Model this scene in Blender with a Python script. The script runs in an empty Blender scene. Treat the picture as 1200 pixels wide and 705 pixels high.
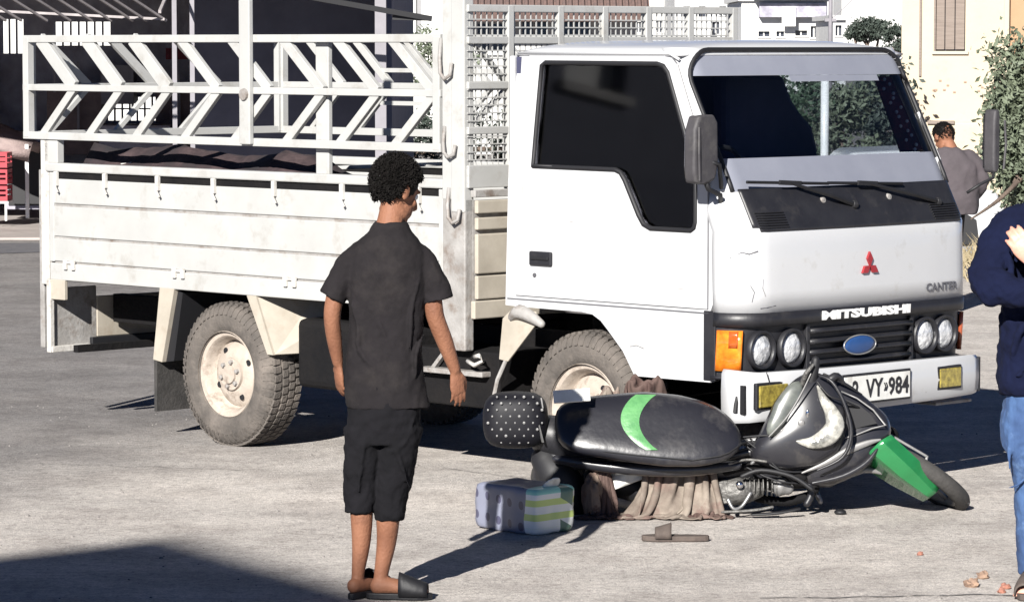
import bpy, bmesh, math, random
from mathutils import Vector, Matrix, noise
from mathutils.geometry import tessellate_polygon
random.seed(7)
R=math.radians; PI=math.pi
S=bpy.context.scene
col=S.collection
# ------------------------------------------------------------ camera, sky, sun, exposure
cd=bpy.data.cameras.new('camera'); cam=bpy.data.objects.new('camera',cd); col.objects.link(cam)
cam.location=(0,0,2.12); cam.rotation_euler=(R(90-4.296),0,0)
cd.sensor_width=36; cd.lens=120; cd.clip_start=.1; cd.clip_end=3000
S.camera=cam
SUN_EL=R(27); SD=Vector((.31,.951,0)).normalized()          # shadows run this way
w=bpy.data.worlds.new('World'); S.world=w; w.use_nodes=True
nt=w.node_tree; bg=nt.nodes['Background']
sky=nt.nodes.new('ShaderNodeTexSky'); sky.sky_type='NISHITA'; sky.sun_disc=False
sky.sun_elevation=SUN_EL
tosun=-SD
sky.sun_rotation=math.atan2(tosun.x,tosun.y)
sky.dust_density=0; sky.air_density=.25; sky.ozone_density=5
nt.links.new(sky.outputs[0],bg.inputs[0]); bg.inputs[1].default_value=.05
sl=bpy.data.lights.new('sun','SUN'); so=bpy.data.objects.new('sun',sl); col.objects.link(so)
sl.energy=5; sl.angle=R(.53); sl.color=(1,.965,.91)
dirv=Vector((SD.x*math.cos(SUN_EL),SD.y*math.cos(SUN_EL),-math.sin(SUN_EL)))
so.rotation_euler=dirv.to_track_quat('-Z','Y').to_euler(); so.location=(0,0,30)
S.view_settings.view_transform='Standard'; S.view_settings.look='None'; S.view_settings.gamma=1
S.view_settings.use_curve_mapping=False; S.view_settings.exposure=1.15
S.render.engine='CYCLES'

# ------------------------------------------------------------ materials
def mat(name,c,rough=.6,c2=None,scale=6,detail=6,amt=.5,bump=0,bscale=40,metal=0,coat=0,spec=.5,stretch=None,dirt=None,dirt_scale=3,dirt_lo=.55,dirt_hi=.75,emit=None):
    m=bpy.data.materials.new(name); m.use_nodes=True; n=m.node_tree.nodes; l=m.node_tree.links
    b=n['Principled BSDF']; b.inputs['Roughness'].default_value=rough; b.inputs['Metallic'].default_value=metal
    b.inputs['Coat Weight'].default_value=coat; b.inputs['Specular IOR Level'].default_value=spec
    tc=n.new('ShaderNodeTexCoord'); src=tc.outputs['Object']
    if stretch:
        mp=n.new('ShaderNodeMapping'); mp.inputs['Scale'].default_value=stretch; l.new(src,mp.inputs[0]); src=mp.outputs[0]
    if c2 is None: c2=tuple(x*.82 for x in c)
    t=n.new('ShaderNodeTexNoise'); t.inputs['Scale'].default_value=scale; t.inputs['Detail'].default_value=detail; t.inputs['Roughness'].default_value=.62
    l.new(src,t.inputs['Vector'])
    r=n.new('ShaderNodeValToRGB'); r.color_ramp.elements[0].position=.5-.25*amt-.05; r.color_ramp.elements[1].position=.5+.25*amt+.05
    r.color_ramp.elements[0].color=(*c2,1); r.color_ramp.elements[1].color=(*c,1)
    l.new(t.outputs[0],r.inputs[0]); out=r.outputs[0]
    if dirt:
        t2=n.new('ShaderNodeTexNoise'); t2.inputs['Scale'].default_value=dirt_scale; t2.inputs['Detail'].default_value=9; t2.inputs['Roughness'].default_value=.7
        l.new(tc.outputs['Object'],t2.inputs['Vector'])
        r2=n.new('ShaderNodeValToRGB'); r2.color_ramp.elements[0].position=dirt_lo; r2.color_ramp.elements[1].position=dirt_hi
        l.new(t2.outputs[0],r2.inputs[0])
        mx=n.new('ShaderNodeMix'); mx.data_type='RGBA'; l.new(r2.outputs[0],mx.inputs[0]); l.new(out,mx.inputs[6]); mx.inputs[7].default_value=(*dirt,1)
        out=mx.outputs[2]
    l.new(out,b.inputs['Base Color'])
    if bump:
        tb=n.new('ShaderNodeTexNoise'); tb.inputs['Scale'].default_value=bscale; tb.inputs['Detail'].default_value=5
        l.new(src,tb.inputs['Vector'])
        bp=n.new('ShaderNodeBump'); bp.inputs['Strength'].default_value=bump; bp.inputs['Distance'].default_value=.02
        l.new(tb.outputs[0],bp.inputs['Height']); l.new(bp.outputs[0],b.inputs['Normal'])
    if emit: b.inputs['Emission Color'].default_value=(*emit,1); b.inputs['Emission Strength'].default_value=1
    return m
def glass(name,tint,gloss=.12,rough=.03):
    m=bpy.data.materials.new(name); m.use_nodes=True; n=m.node_tree.nodes; l=m.node_tree.links
    for x in list(n):
        if x.type=='BSDF_PRINCIPLED': n.remove(x)
    o=n['Material Output']; t=n.new('ShaderNodeBsdfTransparent'); t.inputs[0].default_value=(*tint,1)
    g=n.new('ShaderNodeBsdfGlossy'); g.inputs['Roughness'].default_value=rough
    f=n.new('ShaderNodeFresnel'); f.inputs[0].default_value=1.5
    mx=n.new('ShaderNodeMixShader'); l.new(f.outputs[0],mx.inputs[0]); l.new(t.outputs[0],mx.inputs[1]); l.new(g.outputs[0],mx.inputs[2]); l.new(mx.outputs[0],o.inputs[0])
    return m
M={}
M['white']=mat('white_truck_paint',(.38,.38,.37),.45,(.33,.33,.32),3,coat=.1,dirt=(.22,.20,.17),dirt_scale=5,dirt_lo=.54,dirt_hi=.84)
M['cabwhite']=mat('white_cab_paint',(.46,.465,.475),.3,(.425,.43,.44),1.5,coat=.4,dirt=(.30,.28,.25),dirt_scale=6,dirt_lo=.58,dirt_hi=.85)
M['worn']=mat('worn_white_steel',(.52,.51,.49),.6,(.38,.36,.33),9,bump=.15,dirt=(.17,.14,.12),dirt_scale=11,dirt_lo=.54,dirt_hi=.72)
M['beige']=mat('dusty_cream_paint',(.38,.345,.29),.6,(.29,.26,.215),5,dirt=(.25,.2,.15),dirt_scale=8,dirt_lo=.55,dirt_hi=.8)
M['greymetal']=mat('weathered_grey_metal',(.30,.29,.28),.6,(.2,.19,.18),7,bump=.2,dirt=(.14,.11,.09),dirt_scale=10,dirt_lo=.5,dirt_hi=.7)
M['black']=mat('black_plastic',(.011,.011,.014),.45,(.017,.017,.02),8,bump=.05,dirt=(.04,.037,.036),dirt_scale=9,dirt_lo=.55,dirt_hi=.85)
M['rubber']=mat('black_rubber_seal',(.008,.008,.010),.6)
M['chassis']=mat('dark_greasy_chassis',(.005,.005,.006),.85,(.010,.009,.009),6,spec=.15,bump=.3)
M['tyre']=mat('dusty_tyre_rubber',(.115,.10,.088),.9,(.055,.049,.044),7,bump=.3,bscale=60,dirt=(.18,.155,.135),dirt_scale=5,dirt_lo=.5,dirt_hi=.8)
M['tyredark']=mat('dark_tyre_rubber',(.045,.042,.04),.85,(.022,.021,.02),12,bump=.25,bscale=60)
M['rim']=mat('dusty_pale_rim_paint',(.40,.35,.30),.6,(.30,.255,.215),9,bump=.15,dirt=(.14,.105,.08),dirt_scale=12,dirt_lo=.54,dirt_hi=.72)
M['steel']=mat('bare_steel',(.4,.4,.4),.35,metal=.8,scale=15)
M['chrome']=mat('chrome',(.75,.75,.76),.12,metal=1,scale=15)
M['amber']=mat('amber_lens',(.75,.24,.02),.15,(.5,.1,.01),16,coat=.8)
M['amberdark']=mat('deep_amber_lens',(.42,.09,.015),.15,(.25,.04,.01),16,coat=.8)
M['yellow']=mat('yellow_fog_lens',(.36,.29,.06),.25,(.12,.095,.025),40,coat=.8)
M['redlens']=mat('red_brown_lens',(.3,.07,.03),.2,coat=.6)
M['lensglass']=mat('headlamp_lens',(.72,.72,.72),.1,(.25,.26,.28),30,metal=.15,coat=1,bump=.5,bscale=45)
M['boxblack']=mat('matt_black_box',(.005,.005,.008),.6,spec=.3)
M['red']=mat('red_emblem',(.26,.02,.025),.35)
M['blue']=mat('blue_badge',(.02,.06,.18),.3)
M['platewhite']=mat('number_plate_white',(.66,.66,.63),.45,(.55,.55,.52),14,dirt=(.35,.33,.3),dirt_scale=12)
M['ink']=mat('black_ink',(.02,.02,.022),.5)
M['lettergrey']=mat('grey_lettering',(.09,.09,.1),.4)
M['letterwhite']=mat('white_lettering',(.75,.75,.74),.4)
M['gritgrey']=mat('grey_grit',(.26,.24,.225),.9,(.12,.115,.11),200)
M['interior']=mat('dark_cab_trim',(.03,.034,.07),.8,(.045,.045,.09),5)
M['litstrip']=mat('pale_lit_strip',(.19,.20,.24),.6,(.165,.175,.215),4)
M['maroon']=mat('maroon_seat_cloth',(.12,.010,.022),.85,(.05,.008,.014),14,bump=.3)
M['glass']=glass('windscreen_glass',(.82,.85,.88))
M['sideglass']=glass('tinted_side_glass',(.48,.48,.52))
# people
M['skin']=mat('tanned_skin',(.245,.112,.065),.66,(.165,.070,.040),6,spec=.3,bump=.2,bscale=90,dirt=(.12,.052,.032),dirt_scale=9,dirt_lo=.52,dirt_hi=.8)
M['skinpale']=mat('light_skin',(.52,.29,.22),.5,(.52,.25,.18),16,bump=.1,bscale=60)
M['hair']=mat('black_hair',(.006,.0045,.004),.75,(.003,.0025,.002),30,spec=.2)
M['shirt']=mat('charcoal_tshirt_cloth',(.0155,.0135,.015),.95,(.0105,.0093,.010),5,spec=.15,bump=.6,bscale=8,dirt=(.030,.026,.025),dirt_scale=4,dirt_lo=.5,dirt_hi=.8)
M['shorts']=mat('black_shorts_cloth',(.0085,.008,.010),.95,(.005,.005,.006),5,spec=.15,bump=.5,bscale=11)
M['sandal']=mat('black_sandal_rubber',(.007,.007,.009),.6,bump=.1)
M['brownsandal']=mat('brown_sandal',(.085,.066,.056),.85,(.05,.038,.033),20,bump=.2)
M['navy']=mat('navy_knit',(.0045,.007,.026),.95,(.003,.0045,.017),7,spec=.15,bump=.45,bscale=14)
M['denim']=mat('blue_denim',(.045,.095,.21),.9,(.02,.045,.12),7,bump=.4,bscale=25,dirt=(.13,.21,.36),dirt_scale=6,dirt_lo=.58,dirt_hi=.8,stretch=(1,1,.5))
M['greycoat']=mat('grey_jacket',(.065,.054,.06),.9,(.045,.038,.042),5,bump=.4,bscale=10)
# scooter
M['vinyl']=mat('black_seat_vinyl',(.010,.010,.014),.32,(.014,.014,.018),6,bump=.06,bscale=30,coat=.15,dirt=(.09,.085,.082),dirt_scale=4,dirt_lo=.52,dirt_hi=.95)
M['seatgreen']=mat('pale_green_vinyl',(.10,.27,.10),.4,(.06,.19,.07),22,bump=.15)
M['green']=mat('green_fairing_paint',(.018,.17,.055),.25,(.014,.13,.04),6,coat=.6,dirt=(.12,.22,.14),dirt_scale=9,dirt_lo=.6,dirt_hi=.8)
M['fairing']=mat('dark_grey_fairing',(.012,.012,.016),.35,(.02,.02,.024),5,coat=.3,dirt=(.07,.065,.06),dirt_scale=8,dirt_lo=.55,dirt_hi=.85)
M['silver']=mat('silver_trim',(.24,.235,.23),.45,(.15,.15,.15),12,metal=.3)
M['lamp']=mat('scooter_headlamp_lens',(.44,.43,.39),.15,(.10,.10,.09),22,coat=1,bump=.3)
M['smoke']=mat('smoked_screen',(.15,.16,.14),.3,(.05,.055,.055),10,coat=.5)
M['alu']=mat('cast_engine_alloy',(.20,.195,.185),.55,(.05,.048,.046),22,metal=.4,bump=.5,bscale=50)
def cloth(name,a,b,c3,sc=5):
    m=mat(name,a,.92,b,sc,bump=.7,bscale=14,spec=.15,dirt=c3,dirt_scale=9,dirt_lo=.5,dirt_hi=.6,stretch=(2,2,.7)); return m
M['folddark']=mat('dark_brown_cloth_fold',(.055,.035,.03),.95,(.02,.013,.012),6,spec=.1,bump=.5)
M['foldpale']=mat('beige_cloth_fold',(.27,.225,.18),.95,(.13,.10,.085),9,spec=.1,bump=.5)
M['foldpink']=mat('dusty_pink_cloth_fold',(.15,.10,.088),.95,(.07,.045,.04),9,spec=.1,bump=.5)
M['rag']=mat('grey_beige_rag_cloth',(.25,.215,.18),.95,(.10,.078,.066),7,spec=.1,bump=.12,bscale=60,dirt=(.15,.105,.09),dirt_scale=5,dirt_lo=.46,dirt_hi=.58)
M['ragbrown']=mat('brown_rag_cloth',(.12,.082,.072),.95,(.055,.038,.033),7,spec=.1,bump=.12,bscale=60,dirt=(.07,.045,.04),dirt_scale=3.5,dirt_lo=.50,dirt_hi=.56)
M['bundle1']=cloth('brown_pink_cloth',(.13,.075,.068),(.05,.032,.03),(.20,.14,.12))
M['bundle2']=cloth('beige_brown_cloth',(.27,.21,.165),(.055,.036,.03),(.10,.055,.045),4)
M['bundle3']=cloth('pale_brown_cloth',(.22,.14,.125),(.05,.03,.028),(.36,.31,.28),9)

# ------------------------------------------------------------ mesh helpers
class MB:
    def __init__(s): s.v=[]; s.f=[]
    def add(s,vs,fs,mx=None):
        o=len(s.v)
        s.v+= [tuple(mx@Vector(p)) if mx else tuple(p) for p in vs]
        s.f+= [tuple(i+o for i in f) for f in fs]
        return s
    def box(s,a,b,mx=None):
        x0,y0,z0=a; x1,y1,z1=b
        return s.add([(x0,y0,z0),(x1,y0,z0),(x1,y1,z0),(x0,y1,z0),(x0,y0,z1),(x1,y0,z1),(x1,y1,z1),(x0,y1,z1)],
          [(0,3,2,1),(4,5,6,7),(0,1,5,4),(1,2,6,5),(2,3,7,6),(3,0,4,7)],mx)
    def bar(s,p0,p1,w,h,up=(0,0,1)):
        p0=Vector(p0);p1=Vector(p1);d=p1-p0;L=d.length;d.normalize();u=Vector(up)
        if abs(d.dot(u))>.98: u=Vector((1,0,0))
        sd=d.cross(u).normalized();u=sd.cross(d)
        m=Matrix((( d.x,sd.x,u.x,p0.x),(d.y,sd.y,u.y,p0.y),(d.z,sd.z,u.z,p0.z),(0,0,0,1)))
        return s.box((0,-w/2,-h/2),(L,w/2,h/2),m)
    def tube(s,pts,rad,n=8,caps=True,flat=1.,up=None):
        pts=[Vector(p) for p in pts]; k=len(pts)
        if not hasattr(rad,'__len__'): rad=[rad]*k
        o=len(s.v); prev=None
        for i,p in enumerate(pts):
            d=(pts[min(i+1,k-1)]-pts[max(i-1,0)]).normalized()
            if prev is None:
                u=Vector(up) if up else (Vector((0,0,1)) if abs(d.z)<.9 else Vector((1,0,0)))
            else: u=prev
            u=(u-d*u.dot(d)).normalized(); prev=u; q=d.cross(u)
            r=rad[i]; rx,ry=(r if hasattr(r,'__len__') else (r,r*flat))
            for j in range(n):
                a=2*PI*j/n; s.v.append(tuple(p+q*rx*math.cos(a)+u*ry*math.sin(a)))
        for i in range(k-1):
            for j in range(n):
                a=o+i*n+j;b=o+i*n+(j+1)%n; s.f.append((a,b,b+n,a+n))
        if caps:
            s.f.append(tuple(o+j for j in range(n))[::-1]); s.f.append(tuple(o+(k-1)*n+j for j in range(n)))
        return s
    def limb(s,pts,rad,n=14,sub=5,flat=1.,up=None):
        P=[Vector(p) for p in pts]; K=len(P)
        rr=[(r if hasattr(r,'__len__') else (r,r*flat)) for r in rad]
        out=[];ro=[]
        def cr(a,b,c,d,t): return .5*((2*b)+(-a+c)*t+(2*a-5*b+4*c-d)*t*t+(-a+3*b-3*c+d)*t**3)
        for i in range(K-1):
            for q in range(sub):
                t=q/sub; g=lambda A:cr(A[max(i-1,0)],A[i],A[i+1],A[min(i+2,K-1)],t)
                out.append(g(P)); ro.append((g([r[0] for r in rr]),g([r[1] for r in rr])))
        out.append(P[-1]); ro.append(rr[-1])
        # rounded ends
        d0=(out[0]-out[1]).normalized(); d1=(out[-1]-out[-2]).normalized()
        a=[];ra=[]
        for t in (1.,.8,.45):
            e=math.sqrt(max(1-t*t,.02)); a.append(out[0]+d0*min(ro[0])*t); ra.append((ro[0][0]*e,ro[0][1]*e))
        b=[];rb=[]
        for t in (.45,.8,1.):
            e=math.sqrt(max(1-t*t,.02)); b.append(out[-1]+d1*min(ro[-1])*t); rb.append((ro[-1][0]*e,ro[-1][1]*e))
        return s.tube(a+out+b,ra+ro+rb,n,up=up)
    def ball(s,c,r,n=16,m=10,mx=None):
        if not hasattr(r,'__len__'): r=(r,r,r)
        vs=[];fs=[]
        for i in range(m+1):
            a=PI*i/m
            for j in range(n):
                b=2*PI*j/n; vs.append((c[0]+r[0]*math.sin(a)*math.cos(b),c[1]+r[1]*math.sin(a)*math.sin(b),c[2]+r[2]*math.cos(a)))
        for i in range(m):
            for j in range(n):
                fs.append((i*n+j,(i+1)*n+j,(i+1)*n+(j+1)%n,i*n+(j+1)%n))
        return s.add(vs,fs,mx)
    def lathe(s,prof,n=32,mx=None,axis='y'):
        # prof: (r,h); axis y by default
        vs=[];fs=[];k=len(prof)
        for r,h in prof:
            for j in range(n):
                a=2*PI*j/n; x,z=r*math.cos(a),r*math.sin(a)
                vs.append((x,h,z) if axis=='y' else ((h,x,z) if axis=='x' else (x,z,h)))
        for i in range(k-1):
            for j in range(n):
                fs.append((i*n+j,i*n+(j+1)%n,(i+1)*n+(j+1)%n,(i+1)*n+j))
        return s.add(vs,fs,mx)
    def plate(s,outer,holes,f,t):
        """outer/holes: 2d loops; f(u,v,d)->3d ; t thickness"""
        loops=[outer]+list(holes)
        tri=tessellate_polygon([[Vector((a,b,0)) for a,b in L] for L in loops])
        flat=[p for L in loops for p in L]; n=len(flat)
        vs=[f(a,b,0) for a,b in flat]+[f(a,b,t) for a,b in flat]
        fs=[tuple(x) for x in tri]+[tuple(i+n for i in reversed(x)) for x in tri]
        o=0
        for L in loops:
            k=len(L)
            for i in range(k):
                a=o+i;b=o+(i+1)%k; fs.append((a,b,b+n,a+n))
            o+=k
        return s.add(vs,fs)
    def grid(s,f,nu,nv,keep=None,thick=None):
        vs=[f(i/nu,j/nv) for j in range(nv+1) for i in range(nu+1)]; fs=[]
        for j in range(nv):
            for i in range(nu):
                if keep and not keep((i+.5)/nu,(j+.5)/nv): continue
                a=j*(nu+1)+i; fs.append((a,a+1,a+nu+2,a+nu+1))
        return s.add(vs,fs)
    def build(s,name,m,parent=None,smooth=False,bevel=0,seg=2,solid=0,loc=None,rot=None,weld=False,remesh=0,sub=0,angle=35,disp=None):
        me=bpy.data.meshes.new(name); me.from_pydata(s.v,[],s.f); me.validate()
        bm=bmesh.new(); bm.from_mesh(me)
        if weld: bmesh.ops.remove_doubles(bm,verts=bm.verts,dist=1e-5)
        loose=[v for v in bm.verts if not v.link_faces]
        if loose: bmesh.ops.delete(bm,geom=loose,context='VERTS')
        bmesh.ops.recalc_face_normals(bm,faces=bm.faces); bm.to_mesh(me); bm.free()
        if m: me.materials.append(M[m] if isinstance(m,str) else m)
        o=bpy.data.objects.new(name,me); col.objects.link(o)
        if parent: o.parent=parent
        if loc: o.location=loc
        if rot: o.rotation_euler=rot
        if solid:
            md=o.modifiers.new('s','SOLIDIFY'); md.thickness=solid; md.offset=0
        if remesh:
            md=o.modifiers.new('r','REMESH'); md.mode='VOXEL'; md.voxel_size=remesh; md.use_smooth_shade=True
            md=o.modifiers.new('sm','SMOOTH'); md.factor=.5; md.iterations=4
        if disp:
            for k_,(st_,sz_) in enumerate(disp):
                tx=bpy.data.textures.new('wrinkle','CLOUDS'); tx.noise_scale=sz_; tx.noise_depth=2; tx.noise_type='SOFT_NOISE'
                md=o.modifiers.new('d%d'%k_,'DISPLACE'); md.texture=tx; md.strength=st_; md.mid_level=.5; md.texture_coords='LOCAL'
        if sub:
            md=o.modifiers.new('sub','SUBSURF'); md.levels=sub; md.render_levels=sub
        if bevel:
            md=o.modifiers.new('b','BEVEL'); md.width=bevel; md.segments=seg; md.limit_method='ANGLE'; md.angle_limit=R(40); md.harden_normals=False
        if smooth:
            for p in me.polygons: p.use_smooth=True
            if smooth!='all':
                try: me.set_sharp_from_angle(angle=R(angle))
                except Exception: pass
        return o
def tag(o,label=None,cat=None,group=None,kind=None):
    if label: o['label']=label
    if cat: o['category']=cat
    if group: o['group']=group
    if kind: o['kind']=kind
    return o
def empty(name,loc,rz=0,label=None,cat=None,group=None):
    o=bpy.data.objects.new(name,None); col.objects.link(o); o.location=loc; o.rotation_euler=(0,0,rz); o.empty_display_size=.2
    return tag(o,label,cat,group)
def dup_tree(o,parent=None):
    c=o.copy(); col.objects.link(c)
    if parent: c.parent=parent
    for ch in list(o.children): dup_tree(ch,c)
    return c
def text(s,name,m,parent,size,f,ext=.002,bold=0,width=None,height=None):
    """f(x,y,d) maps text plane to local coordinates; fitted to width/height"""
    cu=bpy.data.curves.new('t','FONT'); cu.body=s; cu.size=size; cu.extrude=ext; cu.offset=bold; cu.resolution_u=2
    t=bpy.data.objects.new('t',cu); col.objects.link(t)
    bpy.context.view_layer.update()
    me=bpy.data.meshes.new_from_object(t.evaluated_get(bpy.context.evaluated_depsgraph_get()))
    bpy.data.objects.remove(t)
    xs=[v.co.x for v in me.vertices]; ys=[v.co.y for v in me.vertices]
    sx=width/(max(xs)-min(xs)) if width else 1; sy=height/(max(ys)-min(ys)) if height else 1
    x0,y0=min(xs),min(ys)
    for v in me.vertices: v.co=Vector(f((v.co.x-x0)*sx,(v.co.y-y0)*sy,v.co.z))
    me.materials.clear(); me.materials.append(M[m])
    o=bpy.data.objects.new(name,me); col.objects.link(o); o.parent=parent
    return o
def lerp(a,b,t): return a+(b-a)*t
def interp(tab,x):
    if x<=tab[0][0]: return tab[0][1]
    for (a,b),(c,d) in zip(tab,tab[1:]):
        if x<=c: return b+(d-b)*(x-a)/(c-a)
    return tab[-1][1]
# ============================================================ THE TRUCK  (x forward, y to its left, z up)
TH=R(44.5)
truck=empty('flatbed_truck',(-1.479,17.927,0),TH-PI/2,'white cab-over flatbed truck with slatted cargo gates standing over the fallen scooter','truck')
W=1.70
def xf(z): return interp([(.5,3.575),(.9,3.60),(1.2,3.59),(1.27,3.585),(1.46,3.475),(1.6,3.405),(2.09,3.16),(2.2,3.1)],z)
def yin(z): return interp([(1.5,0),(2.1,.05)],z)
def cr(z): return interp([(1.2,.18),(1.5,.14),(2.1,.11)],z)
def front(y,z,off=0):
    """outer skin of the cab front at height z, as y goes from side to side"""
    a=yin(z); r=cr(z); d=min(y-a,W-a-y); bow=.035*(1-((y-W/2)/(W/2))**2)
    x=xf(z)
    if d<r: x-= r-math.sqrt(max(r*r-(r-max(d,0))**2,0))
    return x+bow+off
def us(n=40):
    # lateral samples, dense in the corners
    o=[]
    for i in range(9): o.append(.18*(1-math.cos(PI/2*i/8)))
    return [0]+[x/W for x in o[1:]]+[i/20 for i in range(3,18)]+[1-x/W for x in o[::-1]]
U=us()
def shell(zs,off=0,y0=None,y1=None,keep=None,us_=None):
    mb=MB(); Us=us_ or U
    def f(i,j):
        z=zs[j]; a=yin(z); y=a+Us[i]*(W-2*a)
        return (front(y,z,off),y,z)
    vs=[f(i,j) for j in range(len(zs)) for i in range(len(Us))]; fs=[]
    k=len(Us)
    for j in range(len(zs)-1):
        for i in range(k-1):
            if keep:
                zc=(zs[j]+zs[j+1])/2; a=yin(zc); yc=a+(Us[i]+Us[i+1])/2*(W-2*a)
                if not keep(yc,zc): continue
            q=j*k+i; fs.append((q,q+1,q+k+1,q+k))
    return mb.add(vs,fs)
# --- windscreen outline in (s,z), s = share of the cab width
WS_Z0,WS_Z1=1.45,2.095
def ws_in(y,z,g=0):
    a=yin(z); l=interp([(1.45,.07),(2.07,.075)],z)+g; r_=W-l
    if not (l<y<r_ and WS_Z0+g<z<WS_Z1-g): return False
    rc=.15
    if z>WS_Z1-g-rc:
        dz=z-(WS_Z1-g-rc)
        for e,sg in ((l+rc,-1),(r_-rc,1)):
            d=(y-e)*sg
            if d>0 and d*d+dz*dz>rc*rc: return False
    return True
fine=[i/110 for i in range(111)]
zs=[1.45+i*.0136 for i in range(49)]
body=shell([.905,1.0,1.1,1.2,1.27,1.34,1.40,1.45]).build('front_panel','cabwhite',truck,smooth=True,solid=.012)
shell(zs,0,keep=lambda y,z:not ws_in(y,z,.004),us_=fine).build('windscreen_surround','cabwhite',truck,smooth=True,solid=.012)
# windscreen glass, seal
gl=MB()
gz=[1.44+i*.0217 for i in range(31)]
shell(gz,-.016,keep=lambda y,z:ws_in(y,z,-.012),us_=fine[::2]).build('windscreen','glass',truck,smooth='all')
def ws_outline():
    p=[]; g=0
    l=lambda z:interp([(1.45,.07),(2.07,.075)],z)
    for i in range(13): z=WS_Z0+i*(WS_Z1-.15-WS_Z0)/12; p.append((l(z),z))
    for i in range(1,9): a=PI/2*i/8; p.append((.075+.15-.15*math.cos(a),WS_Z1-.15+.15*math.sin(a)))
    for i in range(1,20): p.append((lerp(.225,W-.225,i/20),WS_Z1))
    for i in range(9): a=PI/2*i/8; p.append((W-.225+.15*math.sin(a),WS_Z1-.15+.15*math.cos(a)))
    for i in range(12,-1,-1): z=WS_Z0+i*(WS_Z1-.15-WS_Z0)/12; p.append((W-l(z),z))
    return p
wo=ws_outline()
MB().tube([(front(y,z,.003),y,z) for y,z in wo],.0115,8).build('windscreen_seal','rubber',truck,smooth='all')
# pale strips over the glass, their tone standing in for sunlit headliner and dash
shell([1.975,2.0,2.02,2.04,2.06,2.075,2.09],-.010,keep=lambda y,z:ws_in(y,z,-.008),us_=fine).build('lit_headliner_strip','litstrip',truck,smooth=True)
sv=shell([1.945,1.96,1.974],-.011,keep=lambda y,z:.72<y<1.38,us_=fine); sv.build('sun_visor','litstrip',truck,smooth=True)
shell([1.44,1.47,1.50,1.53,1.56,1.58,1.60],-.010,keep=lambda y,z:ws_in(y,z,-.008),us_=fine).build('lit_dash_strip','litstrip',truck,smooth=True)
# black cowl below the glass
def cowl_keep(y,z):
    e=.09+ (0 if z>1.31 else (.04-(z-1.27)))
    return e<y<W-e
cw=shell([1.272,1.29,1.31,1.35,1.40,1.445,1.462],.008,keep=cowl_keep,us_=fine).build('cowl_panel','black',truck,smooth=True,solid=.01)
for i in range(7):
    z=1.29+i*.011
    for (a,b) in ((.12,.30),(W-.34,W-.12)):
        MB().tube([(front(lerp(a,b,t/4),z,.018),lerp(a,b,t/4),z) for t in range(5)],.0035,5).build('vent_slat','rubber',cw)
# wipers
def wiper(a,b,piv):
    wb=MB().tube([(front(lerp(a[0],b[0],t/5),lerp(a[1],b[1],t/5),.035),lerp(a[0],b[0],t/5),lerp(a[1],b[1],t/5)) for t in range(6)],.008,6)
    m_=((a[0]+b[0])/2,(a[1]+b[1])/2)
    o=wb.build('wiper','rubber',truck)
    MB().tube([(front(*m_,.045),*m_),(front(lerp(m_[0],piv[0],.6),lerp(m_[1],piv[1],.6),.05),lerp(m_[0],piv[0],.6),lerp(m_[1],piv[1],.6)),(front(*piv,.02),*piv)],[.007,.011,.013],6).build('wiper_arm','rubber',o)
    MB().ball((front(*piv,.02),*piv),.022,8,6).build('wiper_pivot','rubber',o)
    MB().bar((front(m_[0]-.07,m_[1],.045),m_[0]-.07,m_[1]+.004),(front(m_[0]+.07,m_[1],.045),m_[0]+.07,m_[1]-.004),.012,.022).build('wiper_bracket','rubber',o)
wiper((.13,1.495),(.66,1.475),(.80,1.375))
wiper((.66,1.478),(1.20,1.46),(1.44,1.368))
for y in (.60,1.08):
    MB().lathe([(0,.022),(.014,.02),(.018,0)],12,Matrix.Translation((front(y,1.40),y,1.40)),'x').build('washer_nozzle','greymetal',truck)
# black grille band, wraps round the corners
shell([.60,.65,.70,.78,.845,.90,.908],-.02).build('grille_backing','black',truck,smooth=True)
shell([.842,.87,.905],.004).build('name_band','black',truck,smooth=True,solid=.014)
shell([.60,.607,.615],.004).build('lower_band','black',truck,smooth=True,solid=.014)
for z in (.655,.705,.755,.805):
    MB().tube([(front(lerp(.44,1.17,t/8),z,-.002),lerp(.44,1.17,t/8),z) for t in range(9)],[(.016,.013)]*9,8).build('grille_bar','black',truck,smooth='all')
for y in (.43,1.18): MB().box((front(y,.7)-.03,y-.012,.615),(front(y,.7)+.006,y+.012,.842)).build('grille_divider','black',truck,bevel=.004)
for y in (.135,.325,1.29,1.45):
    x=front(y,.735); hz=.735
    T=Matrix.Translation((x,y,hz))
    MB().lathe([(.090,-.015),(.090,.010),(.083,.014),(.073,.004),(.071,-.02)],32,T,'x').build('headlight_bezel','black',truck,smooth='all')
    hl=MB().lathe([(0,.012),(.03,.011),(.052,.005),(.070,-.006),(.072,-.02)],32,T,'x').build('headlight','lensglass',truck,smooth='all')
# corner indicator lamps (amber on the near side, wrapping)
def corner_patch(z0,z1,ya,yb,off,flip=False):
    mb=MB(); n=12;vs=[];fs=[]
    for j in range(4):
        z=lerp(z0,z1,j/3)
        for i in range(n+1):
            y=lerp(ya,yb,(i/n)**1.6); yy=W-y if flip else y
            vs.append((front(yy,z,off),yy,z))
    for j in range(3):
        for i in range(n): a=j*(n+1)+i; fs.append((a,a+1,a+n+2,a+n+1))
    return mb.add(vs,fs)
for fl in (False,True):
    c=corner_patch(.64,.825,.0015,.052,.006,fl).build('corner_lamp','amber' if not fl else 'redlens',truck,smooth=True,solid=.02)
    corner_patch(.745,.822,.001,.035,.016,fl).build('side_reflector','amberdark',c,smooth=True,solid=.012)
    MB().box((3.36,W-.03 if fl else -.004,.59),(3.432,W+.004 if fl else .03,.91)).build('corner_bracket','black',truck,bevel=.004)
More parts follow.
